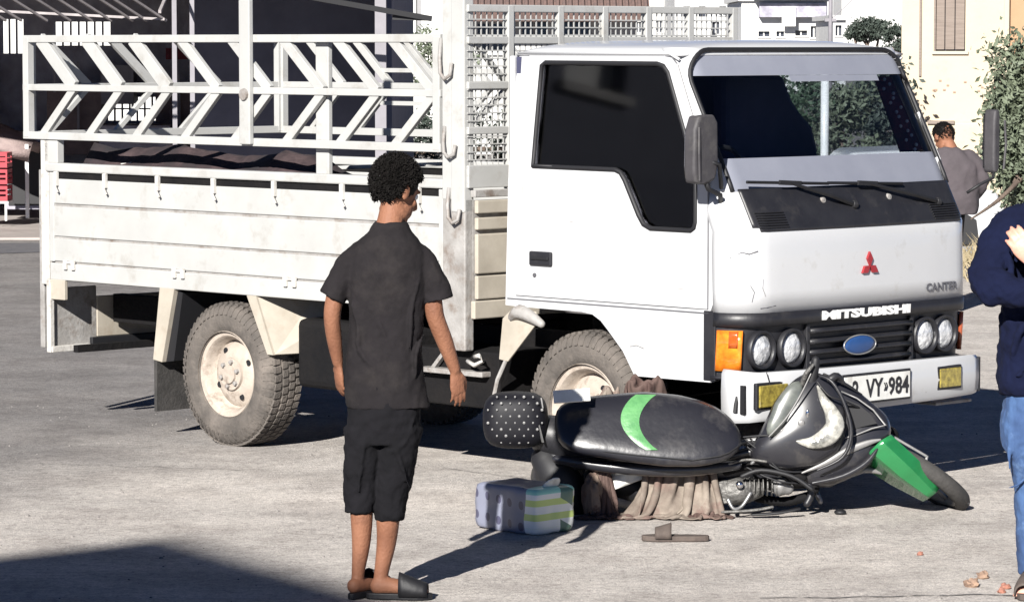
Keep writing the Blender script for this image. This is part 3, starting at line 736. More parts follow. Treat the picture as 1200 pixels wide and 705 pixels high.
def hand(mb,w,d,n,t,s=1.,curl=.35,spread=.05,lens=(.07,.078,.073,.057)):
    w=Vector(w);d=Vector(d).normalized();n=Vector(n);n=(n-d*n.dot(d)).normalized();t=Vector(t);t=(t-d*t.dot(d)-n*t.dot(n)).normalized()
    mb.limb([w-d*.02*s,w+d*.02*s,w+d*.06*s,w+d*.088*s],[(.024*s,.020*s),(.033*s,.017*s),(.040*s,.016*s),(.038*s,.012*s)],12,3,up=n)
    for i,L in enumerate(lens):
        o=(.03,.0105,-.009,-.028)[i]
        p=w+d*(.082-(.006 if i in(0,3) else 0))*s+t*o*s; a=curl*.45; P=[p-d*.012*s,p]
        dd=(d+t*(spread*(1.5-i)*.6)).normalized()
        c=curl*(1+.12*i)
        for q in range(3):
            seg=L*s*(.45,.31,.24)[q]; P.append(P[-1]+(dd*math.cos(a)+n*math.sin(a))*seg); a+=c
        r=(.0088,.0093,.0089,.0078)[i]*s
        mb.limb(P,[r,r*1.02,r*.95,r*.85,r*.7],8,3)
    p=w+d*.022*s+t*.024*s
    mb.limb([p,p+(d*.6+t*.65+n*.3)*.032*s,p+(d*.85+t*.55+n*.45)*.058*s,p+(d*1.2+t*.45+n*.6)*.074*s],[.015*s,.0125*s,.0105*s,.008*s],8,3)
def head_mx(c,yaw,pitch,roll=0,s=1.):
    # local: +x right ear, +y forward, +z up ; yaw clockwise from world +Y
    return Matrix.Translation(c)@Matrix.Rotation(-yaw,4,'Z')@Matrix.Rotation(-pitch,4,'X')@Matrix.Rotation(roll,4,'Y')@Matrix.Scale(s,4)
def head(mb,mx):
    mb.ball((0,-.008,.01),(.076,.096,.088),20,14,mx)
    mb.ball((0,.035,-.055),(.057,.062,.068),18,12,mx)
    mb.ball((0,.070,-.103),(.026,.024,.020),12,8,mx)
    for s in (-1,1):
        mb.ball((s*.040,.02,-.085),(.022,.045,.026),12,8,mx)       # jaw
        mb.ball((s*.038,.066,-.03),(.020,.020,.016),10,8,mx)      # cheek
        mb.ball((s*.028,.082,.018),(.024,.010,.007),10,8,mx)      # brow
        mb.ball((s*.079,-.006,-.018),(.010,.018,.031),12,8,mx)    # ear
        mb.ball((s*.084,-.014,-.012),(.006,.008,.024),8,6,mx)
    P=[mx@Vector(p) for p in ((0,.086,.008),(0,.100,-.012),(0,.112,-.034),(0,.094,-.042))]
    mb.limb(P,[.008,.010,.013,.010],8,3)
    mb.ball((0,.092,-.066),(.022,.010,.0055),10,6,mx); mb.ball((0,.090,-.077),(.019,.010,.006),10,6,mx)
def eyes(par,mx):
    for s in (-1,1):
        e=MB().ball((s*.030,.078,-.002),.0115,12,8,mx).build('eye','letterwhite',par,smooth='all')
        MB().ball((s*.030,.0875,-.002),(.005,.003,.005),8,6,mx).build('iris','ink',e)
def curls(par,mx,N,rad,length=.012,seed=3,top=.098,m='hair',zlow=-.055):
    rnd=random.Random(seed); mb=MB(); base=MB()
    base.ball((0,-.012,.016),(rad[0]*.90,rad[1]*.90,rad[2]*.90),20,14,mx)
    c=0
    while c<N:
        d=Vector((rnd.gauss(0,1),rnd.gauss(0,1),rnd.gauss(0,1))).normalized()
        # hairline: keep the face and below the nape free
        if d.z<-.86 or (d.z<-.62 and d.y>-.25) or (d.y>.35 and d.z<.42) or (d.y>-.1 and d.z<-.05): continue
        if d.z<-.62 and rnd.random()<.35: continue
        c+=1
        p=Vector((d.x*rad[0],d.y*rad[1]-.012,d.z*rad[2]+.016))
        u=d.orthogonal().normalized(); v=d.cross(u); ph=rnd.random()*6.28; rr=rnd.uniform(.004,.0075); L=length*rnd.uniform(.5,1.5)
        pts=[p-d*.008+d*L*q/6+u*rr*math.cos(ph+q*1.1)+v*rr*math.sin(ph+q*1.1) for q in range(7)]
        mb.tube([mx@x for x in pts],[.0021]*6+[.001],3,caps=False)
    h=mb; h.v+=[]; o=len(h.v); h.v+=base.v; h.f+=[tuple(i+o for i in f) for f in base.f]
    return h.build('hair',m,par,smooth='all')

# --- the boy, seen from behind
boy=empty('person',(-.474,12.99,0),0,'boy seen from behind in charcoal t-shirt, black knee-length shorts and black slippers','person')
hm=head_mx((.038,.040,1.573),R(52),R(24),0,1.04)
bd=MB(); head(bd,hm)
bd.limb([(.0,.0,1.36),(.008,.002,1.43),(.018,.014,1.49),(.028,.03,1.55)],[.075,.058,.052,.055],18,4)
rings(bd,[(.62,-.02,0,.09,.07),(.8,-.015,0,.115,.08),(1.0,-.01,0,.12,.085),(1.2,0,0,.14,.09),(1.32,0,0,.11,.07),(1.38,.0,0,.06,.05)],24)
# arms
LA=[(-.135,0,1.30),(-.195,-.005,1.25),(-.222,-.01,1.15),(-.232,-.005,1.08),(-.224,.03,.99),(-.212,.055,.905)]
RA=[(.14,0,1.30),(.172,-.005,1.25),(.188,-.01,1.15),(.200,-.005,1.08),(.240,.02,.98),(.278,.045,.880)]
bd.limb(LA,[.035,.038,.038,.036,.033,.024],14,5); bd.limb(RA,[.035,.038,.040,.038,.035,.025],14,5)
hand(bd,(-.211,.058,.898),(.06,.10,-1),(.75,.5,.1),(.3,.9,0),.86,.30)
hand(bd,(.282,.048,.868),(.12,.10,-1),(-.5,.85,0),(.55,.4,.0),.90,.26,.12)
# legs and feet
bd.limb([(-.10,0,.80),(-.11,.0,.62),(-.118,.01,.48),(-.112,-.012,.36),(-.114,.0,.22),(-.128,.012,.10),(-.13,.02,.055)],[.055,.060,.052,.050,.040,.028,.030],16,5)
bd.limb([(.035,0,.80),(.02,.0,.62),(.005,.01,.48),(.0,-.014,.34),(-.008,-.004,.22),(-.030,.0,.10),(-.032,.0,.055)],[.055,.060,.054,.052,.042,.031,.033],16,5)
bd.limb([(-.145,-.01,.05),(-.10,.05,.045),(-.05,.12,.035),(-.01,.18,.028)],[(.03,.03),(.036,.03),(.04,.02),(.035,.014)],14,4,up=(0,0,1))
bd.limb([(-.045,-.008,.05),(.02,-.005,.048),(.09,-.018,.038),(.155,-.028,.03)],[(.033,.034),(.037,.032),(.042,.022),(.034,.014)],14,4,up=(0,0,1))
bodyo=bd.build('body','skin',boy,remesh=.0052)
curls(boy,hm,3600,(.089,.106,.101),.017)
boy.scale=(.915,.95,1.0)
eyes(boy,hm)
# t-shirt
sh=MB()
rings(sh,[(.737,.0,.0,.176,.115),(.80,-.01,.0,.170,.115),(.92,-.015,.0,.158,.108),(1.05,-.008,.0,.155,.105),(1.18,.0,-.004,.163,.108),(1.27,.002,-.006,.166,.104),(1.325,.003,-.004,.158,.094),(1.365,.006,-.002,.132,.084),(1.40,.010,.0,.100,.074),(1.432,.013,.0,.080,.066),(1.448,.014,.002,.066,.060)],40,2.5)
def sleeve(P,r0):
    sh.limb(P[:3],r0[:3],16,5)
    sh.tube(P[1:],r0[1:],20)
sleeve([(-.10,0,1.325),(-.150,-.003,1.290),(-.190,-.006,1.235),(-.212,-.008,1.195),(-.232,-.010,1.155)],[.052,.055,.056,.056,.059])
sleeve([(.10,0,1.325),(.148,-.003,1.290),(.180,-.006,1.235),(.202,-.008,1.195),(.214,-.010,1.145)],[.052,.056,.058,.060,.064])
for (a,b,c,r) in (((-.10,-.098,1.20),(-.02,-.104,1.05),(.03,-.103,.92),.008),((-.13,-.092,1.0),(-.09,-.103,.93),(-.03,-.104,.89),.010),((.13,-.088,1.22),(.10,-.098,1.10),(.10,-.100,.95),.009),((-.15,-.078,.84),(-.06,-.106,.80),(.05,-.106,.82),.009),((-.15,-.068,1.14),(-.12,-.088,1.04),(-.12,-.098,.95),.010),((.15,-.065,1.02),(.12,-.09,.95),(.12,-.09,.86),.010)):
    sh.limb([a,b,c],[r*.4,r,r*.4],8,4)
so_=sh.build('t_shirt','shirt',boy,remesh=.0065,disp=((.015,.10),(.007,.04)))
# shorts
sp=MB()
rings(sp,[(.60,-.022,0,.150,.112),(.70,-.018,.0,.152,.115),(.80,-.015,.0,.150,.11),(.86,-.01,0,.14,.105)],32,2.5)
rings(sp,[(.335,-.122,.0,.063,.072),(.42,-.117,.0,.070,.080),(.55,-.106,.0,.080,.094),(.66,-.095,.0,.088,.105)],28,2.3)
rings(sp,[(.305,.004,.0,.061,.074),(.38,.014,.0,.068,.080),(.52,.032,.0,.082,.094),(.66,.050,.0,.092,.106)],28,2.3)
for (a,b,c,r) in (((.0,-.105,.66),(.05,-.10,.55),(.09,-.08,.44),.009),((-.05,-.10,.70),(-.10,-.10,.58),(-.12,-.09,.42),.008),((.11,-.08,.70),(.08,-.095,.62),(.02,-.105,.58),.008)):
    sp.limb([a,b,c],[r*.7,r,r*.6],8,4)
sp.build('shorts','shorts',boy,remesh=.0065,disp=((.018,.08),(.008,.03)))
def slipper(par,p0,p1,w_,m,strap=True,hs=(.088,.045),ts=(.50,.93)):
    p0=Vector(p0);p1=Vector(p1);d=(p1-p0);L=d.length;d.normalize();q=Vector((-d.y,d.x,0))
    o=[]
    for i in range(26):
        a=2*PI*i/26; t=.5-.5*math.cos(a); u=math.sin(a)
        wd=w_*interp([(0,.70),(.3,.72),(.45,.68),(.75,1.0),(1,.8)],t)
        o.append(p0+d*(L*t)+q*(u*wd*abs(math.sin(a))**-.35 if abs(math.sin(a))>.05 else 0))
    s=MB(); n=len(o)
    vs=[(p.x,p.y,.002) for p in o]+[(p.x,p.y,.026) for p in o]
    s.add(vs,[tuple(range(n))[::-1],tuple(range(n,2*n))]+[(i,(i+1)%n,(i+1)%n+n,i+n) for i in range(n)])
    sl=s.build('slipper',m,par,bevel=.004)
    if not strap: return sl
    st=MB(); k=7
    vs=[];fs=[]
    for i in range(k):
        t=lerp(*ts,i/(k-1)); h=lerp(*hs,i/(k-1)); wd=w_*interp([(.5,.92),(.75,1.02),(1,.72)],t)
        c=p0+d*(L*t)
        for j in range(11):
            a=PI*j/10; vs.append(tuple(c+q*wd*math.cos(a)+Vector((0,0,.016+h*math.sin(a)**.7))))
    for i in range(k-1):
        for j in range(10): a=i*11+j; fs.append((a,a+1,a+12,a+11))
    st.add(vs,fs).build('strap',m,sl,smooth='all',solid=.006)
    return sl
slipper(boy,(-.095,-.012,0),(.185,-.035,0),.047,'sandal')
slipper(boy,(-.160,-.05,0),(-.01,.215,0),.046,'sandal')

# --- man with crossed arms at the right edge
man=empty('person',(2.10,13.1,0),0,'man in navy sweater and blue jeans standing with crossed arms at the right edge','person')
mb=MB(); mh=head_mx((.0,-.06,1.69),R(205),R(12)); head(mb,mh)
mb.limb([(0,0,1.46),(0,-.01,1.53),(0,-.035,1.60)],[.08,.062,.062],16,4)
rings(mb,[(.75,0,0,.16,.11),(1.0,0,0,.15,.10),(1.3,0,0,.16,.10),(1.48,0,0,.10,.07)],24)
for x0,x1 in ((-.10,-.085),(.11,.17)):
    mb.limb([(x0,0,.85),(lerp(x0,x1,.5),-.01,.48),(x1,.02,.20),(x1,.03,.06)],[.085,.06,.05,.036],14,5)
    mb.limb([(x1,.05,.045),(x1-.02,-.03,.045),(x1-.05,-.13,.03)],[(.035,.035),(.04,.03),(.042,.018)],12,4,up=(0,0,1))
    for q in range(5): mb.limb([(x1-.05+.034-.017*q,-.13,.02),(x1-.055+.036-.018*q,-.168+.006*q,.016)],[.010,.009-.0006*q],8,3)
hand(mb,(-.128,-.292,1.300),(-.62,.06,.76),(.12,1,-.1),(.76,0,.62),1.15,.42,.02,(.066,.074,.071,.058))
mb.build('body','skinpale',man,remesh=.0055)
curls(man,mh,700,(.090,.104,.098),.010,5)
eyes(man,mh)
sw=MB()
rings(sw,[(.775,-.015,0,.205,.135),(.84,-.02,0,.215,.145),(1.0,-.02,0,.20,.14),(1.2,-.01,0,.205,.135),(1.36,0,0,.21,.13),(1.46,0,0,.185,.11),(1.52,0,0,.10,.085),(1.56,0,-.01,.07,.07)],36,2.5)
sw.limb([(-.13,0,1.45),(-.20,-.03,1.40),(-.265,-.09,1.31),(-.292,-.13,1.235),(-.275,-.17,1.18)],[.075,.075,.070,.064,.055],16,5)
sw.limb([(-.29,-.14,1.225),(-.21,-.20,1.19),(-.09,-.235,1.20),(.06,-.22,1.24),(.14,-.17,1.26)],[.062,.060,.053,.046,.04],16,5)
sw.limb([(.13,0,1.45),(.22,-.03,1.38),(.28,-.10,1.27),(.27,-.15,1.21)],[.075,.075,.068,.062],16,5)
sw.limb([(.28,-.15,1.22),(.16,-.22,1.245),(.02,-.25,1.275),(-.105,-.250,1.290)],[.062,.056,.046,.036],16,5)
for (a,b,c,r) in (((-.23,-.14,1.36),(-.20,-.16,1.27),(-.22,-.2,1.20),.014),((-.10,-.14,1.12),(-.17,-.13,1.02),(-.19,-.10,.92),.012),((-.02,-.15,1.1),(-.10,-.15,.95),(-.17,-.13,.86),.012)):
    sw.limb([a,b,c],[r*.7,r,r*.6],8,4)
sw.build('sweater','navy',man,remesh=.0075,disp=((.035,.10),(.015,.04)))
jn=MB()
rings(jn,[(.72,-.0,0,.19,.13),(.80,0,0,.195,.13),(.9,0,0,.18,.12)],30,2.4)
for x0,x1 in ((-.115,-.080),(.11,.165)):
    rings(jn,[(.075,x1+.005,.03,.062,.075),(.2,x1+.0,.02,.064,.075),(.45,lerp(x0,x1,.5)+.012,-.0,.078,.085),(.62,x0,.0,.098,.11),(.80,x0+.02,0,.10,.12)],26,2.3)
for (a,b,c,r) in (((-.17,-.07,.72),(-.19,-.08,.62),(-.19,-.08,.5),.010),((-.10,-.11,.70),(-.16,-.09,.60),(-.19,-.06,.56),.009),((-.10,-.09,.50),(-.15,-.08,.44),(-.185,-.05,.42),.008)):
    jn.limb([a,b,c],[r*.7,r,r*.6],8,4)
jn.build('jeans','denim',man,remesh=.007,disp=((.020,.09),(.010,.035)))
for x1 in (-.075,.17): slipper(man,(x1+.02,.08,0),(x1-.07,-.19,0),.05,'brownsandal')

# --- bowed man beyond the truck
fm=empty('person',(3.50,27.0,0),0,'dark haired man in grey jacket bowing his head behind the truck','person')
b3=MB(); fh=head_mx((-.085,.03,1.395),R(-25),R(42)); head(b3,fh)
b3.limb([(-.01,0,1.22),(-.04,.0,1.30),(-.07,.01,1.36)],[.07,.06,.055],14,4)
for x0 in (-.16,-.02):
    b3.limb([(x0,0,.80),(x0,0,.45),(x0,.02,.08)],[.08,.055,.035],12,4)
    b3.limb([(x0,.0,.04),(x0,.14,.03)],[.036,.03],10,3)
hand(b3,(.13,.17,.88),(-1,.1,-.3),(0,-1,0),(0,0,1),.9,.5); hand(b3,(-.235,.06,.80),(0,.1,-1),(1,0,0),(0,1,0),.95,.3)
b3.build('body','skin',fm,remesh=.009)
curls(fm,fh,500,(.088,.10,.096),.008,9)
jk=MB()
rings(jk,[(.78,-.01,0,.20,.14),(.95,-.01,0,.205,.14),(1.1,-.005,0,.20,.135),(1.2,-.01,0,.17,.12),(1.28,-.03,.0,.10,.09),(1.31,-.045,0,.07,.07)],28,2.4)
jk.limb([(.10,0,1.23),(.19,0,1.15),(.215,0,1.02),(.15,.13,.89)],[.07,.065,.055,.045],14,4)
jk.limb([(-.12,0,1.23),(-.20,0,1.15),(-.23,0,1.0),(-.235,.05,.82)],[.07,.065,.055,.045],14,4)
jk.build('jacket','greycoat',fm,remesh=.012,disp=((.03,.12),))
tr=MB()
for x0 in (-.16,-.02): rings(tr,[(.07,x0,.01,.06,.07),(.45,x0,0,.08,.09),(.82,x0,0,.11,.12)],20)
tr.build('trousers','shorts',fm,remesh=.013)
# ============================================================ SCOOTER lying in front of the truck (X right, Y away, Z up)
K=.00385
sco=empty('motor_scooter',(1.10,15.4,0),0,'black and green motor scooter lying on its side against the truck bumper','scooter')
def q(u,v,dy=0.): return ((u-600)*K-1.10, dy, (602.6-v)*K-.137*dy)
def outline_R(P,c,n=64):
    """radius of a star-shaped outline around c for n directions, smoothed"""
    out=[]
    for i in range(n):
        a=2*PI*i/n; d=(math.cos(a),math.sin(a)); best=0
        for k in range(len(P)):
            x1,y1=P[k][0]-c[0],P[k][1]-c[1]; x2,y2=P[(k+1)%len(P)][0]-c[0],P[(k+1)%len(P)][1]-c[1]
            ex,ey=x2-x1,y2-y1; den=d[0]*ey-d[1]*ex
            if abs(den)<1e-9: continue
            t=(x1*ey-y1*ex)/den; s=(x1*d[1]-y1*d[0])/den
            if t>0 and -1e-6<=s<=1+1e-6: best=max(best,t)
        out.append(best)
    return [(out[i-2]+out[i-1]*2+out[i]*3+out[(i+1)%n]*2+out[(i+2)%n])/9 for i in range(n)]
def dome(P,c,H,yf,back,n=64,rings_=12,pw=2.6):
    Rr=outline_R(P,c,n); mb=MB(); vs=[(*q(*c,yf(*c)-H),)]; fs=[]
    for k in range(1,rings_+1):
        r=(k/rings_)**.75
        for i in range(n):
            a=2*PI*i/n; u=c[0]+Rr[i]*r*math.cos(a); v=c[1]+Rr[i]*r*math.sin(a)
            vs.append(q(u,v,yf(u,v)-H*max(0,1-r**pw)**(1/2)))
    for (sc_,dy) in ((.99,back*.35),(.95,back*.7),(.86,back)):
        for i in range(n):
            a=2*PI*i/n; u=c[0]+Rr[i]*sc_*math.cos(a); v=c[1]+Rr[i]*sc_*math.sin(a)
            vs.append(q(u,v,yf(u,v)+dy))
    for i in range(n): fs.append((0,1+i,1+(i+1)%n))
    for k in range(rings_+2):
        for i in range(n): a=1+k*n+i; b=1+k*n+(i+1)%n; fs.append((a,b,b+n,a+n))
    fs.append(tuple(1+(rings_+2)*n+i for i in range(n)))
    return mb.add(vs,fs),Rr
sy=lambda u,v:-.25+(505-v)*K*.55
seatP=[(650,486),(654,475),(675,469),(715,464),(755,461),(795,465),(828,474),(848,486),(862,502),(868,519),(862,533),(846,543),(815,549),(775,549),(735,544),(695,537),(662,531),(653,522),(649,500)]
sc_c=(760,505)
SH=.055
sm_,SR=dome(seatP,sc_c,SH,sy,.12,96,18,4.0)
seat=sm_.build('seat','vinyl',sco,smooth='all')
def on_seat(u,v,off=.004):
    a=math.atan2(v-sc_c[1],u-sc_c[0])%(2*PI); Rr=SR[int(a/(2*PI)*96)%96]; r=min(1,math.hypot(u-sc_c[0],v-sc_c[1])/Rr)
    return q(u,v,sy(u,v)-SH*max(0,1-r**4.0)**.5-off)
band=MB(); nb=16;vs=[];fs=[]
for i in range(nb+1):
    t=i/nb; v=lerp(464.5,530,t)
    l=lerp(744,754,t)-23*math.sin(PI*t)**.8; r_=lerp(768,768,t)-21*math.sin(PI*t)**.8
    r_=max(r_,l+3)
    for j in range(7): vs.append(on_seat(lerp(l,r_,j/6),v,.004+.003*math.sin(PI*j/6)))
for i in range(nb):
    for j in range(6): a=i*7+j; fs.append((a,a+1,a+8,a+7))
band.add(vs,fs).build('seat_band','seatgreen',seat,smooth='all')
MB().tube([on_seat(lerp(656,872,t/20) ,interp([(0,526),(.4,536),(.7,542),(.88,536),(1,518)],t/20),.002) for t in range(1,20)],.0035,5).build('seat_piping','rubber',seat)
# body behind / below the seat
MB().limb([q(640,510,-.02),q(690,520,-.04),(q(770,535,-.04)),q(850,548,-.06),q(900,545,-.05)],[.09,.11,.10,.085,.05],16,5).build('side_panel','black',sco,smooth='all')
MB().limb([q(652,540,-.16),q(720,550,-.22),q(800,553,-.24),q(862,547,-.20)],[.02,.028,.03,.022],10,5).build('seat_base','fairing',sco,smooth='all')
MB().limb([q(665,535,-.05),q(640,545,-.04),q(632,570,-.02)],[.05,.045,.03],10,4).build('rear_mudguard','black',sco,smooth='all')
MB().limb([q(640,540,-.02),q(655,562,-.05),q(672,585,-.04),q(690,592,-.02)],[.07,.095,.085,.05],14,5).build('rear_fender','rubber',sco,smooth='all')
# wheels
def scooter_wheel(c,f,g,Rw,wd):
    c=Vector(c);f=Vector(f).normalized();g=Vector(g);g=(g-f*g.dot(f)).normalized();n=f.cross(g)
    m=Matrix(((f.x,n.x,g.x,c.x),(f.y,n.y,g.y,c.y),(f.z,n.z,g.z,c.z),(0,0,0,1)))
    wl=empty('wheel',(0,0,0)); wl.parent=sco
    pr=[(Rw*.76,-wd*.38),(Rw*.84,-wd*.55),(Rw*.93,-wd*.48),(Rw*.985,-wd*.25),(Rw,0),(Rw*.985,wd*.25),(Rw*.93,wd*.48),(Rw*.84,wd*.55),(Rw*.76,wd*.38)]
    MB().lathe(pr,48,m).build('tyre','tyredark',wl,smooth='all')
    MB().lathe([(Rw*.77,-wd*.4),(Rw*.72,-wd*.36),(Rw*.70,0),(Rw*.72,wd*.36),(Rw*.77,wd*.4)],48,m).build('rim','silver',wl,smooth='all')
    MB().lathe([(0,-wd*.6),(Rw*.14,-wd*.55),(Rw*.15,wd*.55),(0,wd*.6)],20,m).build('hub','alu',wl,smooth=True)
    for i in range(5):
        a=2*PI*i/5+.4; s=MB().tube([m@Vector((Rw*.1*math.cos(a),0,Rw*.1*math.sin(a))),m@Vector((Rw*.74*math.cos(a+.12),0,Rw*.74*math.sin(a+.12)))],.012,6).build('spoke','silver',wl)
    return wl
scooter_wheel(q(683,560,.10),(1,0,0),(0,-.87,.5),.235,.085)
cw_=Vector(q(1089,561,.13))
scooter_wheel(cw_,(.83,-.05,-.56),(-.12,.97,-.20),.245,.07)
# tail: number board and rear box, silver dots standing in for bright mesh holes
nbd=MB().box((-.082,-.006,-.03),(.082,.006,.03),Matrix.Translation(q(669,467,-.30))@Matrix.Rotation(R(-4),4,'Y')@Matrix.Rotation(R(-25),4,'X'))
nbd.build('tail_plate','platewhite',sco,bevel=.003)
bx=MB(); cen=Vector(q(604,493,-.06))
bx.ball((0,0,0),(1,1,1),28,20,Matrix.Translation(cen)@Matrix.Diagonal((.155,.13,.135,1)))
for i,p in enumerate(bx.v):
    d=Vector(p)-cen; e=Vector((d.x/.155,d.y/.13,d.z/.135)); L=(abs(e.x)**4+abs(e.y)**4+abs(e.z)**4)**.25
    e/=L**.75 if L>0 else 1; bx.v[i]=tuple(cen+Vector((e.x*.148,e.y*.12,e.z*.128)))
rb=bx.build('rear_box','boxblack',sco,smooth='all')
bright_hole_dot=MB()
for i in range(7):
    for j in range(8):
        u=572+i*10.5+(5 if j%2 else 0); v=465+j*7.6
        x,y,z=q(u,v,0); e=((x-cen.x)/.148,(z-cen.z)/.128); L=(abs(e[0])**4+abs(e[1])**4)**.25
        if L>.86: continue
        yy=cen.y-.12*(1-L**4)**.25*.99
        bright_hole_dot.ball((x,yy,z-.137*yy-.008),(.0046,.002,.0052) if (i*3+j)%4 else (.007,.003,.007),6,4)
tag(bright_hole_dot.build('bright_hole_dot','silver',rb),kind='stuff')
MB().bar(q(636,520,-.15),q(631,500,-.16),.012,.006).build('box_clasp','silver',rb)
MB().bar(q(636,480,-.15),q(634,468,-.15),.008,.006).build('box_clasp','silver',rb)
# engine and frame under the seat
eng=MB().limb([q(838,575,-.10),q(865,577,-.12),q(885,575,-.10)],[.05,.065,.045],14,4).build('engine','alu',sco,smooth='all')
for i in range(9): MB().lathe([(0,0),(.043,0),(.043,.004),(0,.004)],18,Matrix.Translation(q(872+i*5.2,572,-.13)),'x').build('cooling_fin','alu',eng)
MB().limb([q(915,572,-.13),q(922,574,-.13)],[.046,.03],14,3).build('cylinder_head','silver',eng,smooth='all')
MB().ball(q(865,570,-.20),(.018,.012,.018),12,8).build('oil_cap','chrome',eng,smooth='all')
MB().lathe([(0,-.02),(.05,-.018),(.058,0),(.058,.03)],24,Matrix.Translation(q(848,578,-.14)),'y').build('crank_cover','alu',eng,smooth=True)
MB().limb([q(845,602,-.20),q(880,600,-.22),q(903,596,-.22)],[(.012,.007)]*3,8,3).build('kick_lever','alu',sco,smooth='all')
MB().limb([q(880,605,-.2),q(910,603,-.2),q(935,598,-.18)],[(.012,.006),(.018,.008),(.02,.006)],8,3).build('foot_peg','rubber',sco,smooth='all')
MB().limb([q(852,588,-.2),q(858,598,-.21),q(868,595,-.2),q(878,580,-.18)],[.010,.008,.008,.009],7,4).build('brake_pedal','steel',sco,smooth='all')
fr=[([(850,555),(880,548),(910,552),(940,562)],.016,'chassis',-.14),([(845,540),(875,532),(905,528),(925,520)],.022,'fairing',-.12),([(868,560),(890,553),(925,560),(948,575)],.010,'rubber',-.2),
    ([(880,545),(892,530),(900,520)],.009,'steel',-.16),([(905,540),(922,532),(925,526)],.008,'steel',-.18),([(850,530),(870,520),(890,517)],.013,'silver',-.10),([(930,565),(945,560),(955,575)],.02,'chassis',-.1),
    ([(945,560),(950,580),(945,592)],.016,'black',-.12),([(888,585),(920,590),(950,583)],.02,'chassis',-.05),([(840,550),(870,541),(895,543)],.006,'alu',-.22)]
for P,r,m_,dy in fr: MB().limb([q(u,v,dy-.01*i) for i,(u,v) in enumerate(P)],[r]*len(P),8,4).build('frame_tube',m_,sco,smooth='all')
rnd=random.Random(5)
for i in range(9):
    a=(rnd.uniform(858,880),rnd.uniform(515,560)); b=(rnd.uniform(915,950),rnd.uniform(515,572)); c_=((a[0]+b[0])/2,(a[1]+b[1])/2+rnd.uniform(-14,14))
    MB().limb([q(*a,-.16),q(*c_,-.21),q(*b,-.17)],[.0045]*3,6,5).build('cable','rubber',sco,smooth='all')
MB().limb([q(900,550,-.02),q(940,550,-.04),q(970,555,-.04)],[.10,.095,.07],14,4).build('footboard','black',sco,smooth='all')
# front fairing
Bp=[(972,438),(1000,453),(1024,474),(1040,487),(1046,505),(1040,522),(1022,545),(1005,558),(975,571),(945,572),(930,560),(940,540),(962,500),(966,460)]
yb=lambda u,v:-.06+(500-v)*K*.25
m_,_=dome(Bp,(992,515),.08,yb,.14,72,12,2.2); leg=m_.build('leg_shield','fairing',sco,smooth='all')
fy=lambda u,v:yb(u,v)-.085
MB().tube([q(u,v,fy(u,v)) for u,v in ((985,460),(1003,468),(1022,482),(1036,500),(1020,504),(1000,512),(984,516))],[.003,.004,.005,.006,.005,.004,.003],6).build('fairing_trim','silver',leg,smooth='all')
MB().limb([q(u,v,fy(u,v)+.005) for u,v in ((938,556),(965,545),(990,531),(1015,521),(1030,517))],[(.004,.004),(.012,.006),(.018,.008),(.014,.006),(.005,.003)],8,4,up=(0,-1,0)).build('fairing_trim','silver',leg,smooth='all')
MB().limb([q(u,v,fy(u,v)+.01) for u,v in ((950,568),(985,560),(1012,545),(1026,528))],[.006,.013,.013,.006],8,4).build('fairing_lip','fairing',leg,smooth='all')
MB().plate([(q(u,v)[0],q(u,v)[2]) for u,v in ((990,470),(1005,476),(1018,487),(1026,498),(1008,502),(990,508))],[],lambda a,b,d:(a,-.145+d-.0*b,b+.02),.01).build('inner_panel','rubber',leg)
Ap=[(948,436),(930,446),(908,470),(895,498),(884,520),(872,534),(890,548),(925,553),(955,548),(982,532),(991,510),(989,480),(980,455),(966,440)]
ya=lambda u,v:-.14+(500-v)*K*.2
m_,_=dome(Ap,(942,500),.09,ya,.12,72,12,2.0); nose=m_.build('headlight_cowl','fairing',sco,smooth='all')
fa=lambda u,v,o=0:ya(u,v)-.088+o
MB().limb([q(956,455,fa(956,455,.02)),q(962,470,fa(962,470)),q(971,485,fa(971,485)),q(975,501,fa(975,501)),q(965,514,fa(965,514)),q(948,521,fa(948,521)),q(930,519,fa(930,519,.01))],[(.006,.006),(.019,.014),(.033,.017),(.044,.019),(.042,.019),(.028,.014),(.006,.006)],12,5,up=(0,-1,0)).build('headlight','lamp',nose,smooth='all')
Sp=[(944,440),(925,450),(906,474),(897,500),(893,522),(902,518),(918,498),(932,472),(943,452)]
m_,_=dome(Sp,(915,485),.02,lambda u,v:-.215+(500-v)*K*.2,.012,40,6,2.); m_.build('windshield','smoke',nose,smooth='all')
MB().limb([q(u,v,-.25) for u,v in ((946,441),(934,466),(918,492),(898,514))],[.003,.004,.004,.003],6,4).build('cowl_edge','silver',nose,smooth='all')
MB().ball(q(943,487,fa(943,487,-.002)),(.008,.004,.02),8,6,None).build('indicator','chrome',nose,smooth='all')
MB().ball(q(936,498,fa(936,498,-.002)),(.016,.004,.014),8,6,None).build('indicator','silver',nose,smooth='all')
MB().limb([q(958,442,fa(958,460,.03)),q(972,450,fa(972,460,.0)),q(986,475,fa(980,480,.0)),q(994,510,fa(985,510,.01)),q(984,538,fa(984,530,.02)),q(955,553,fa(955,545,.03))],[.005,.008,.009,.009,.008,.005],10,5).build('cowl_rim','black',nose,smooth='all')
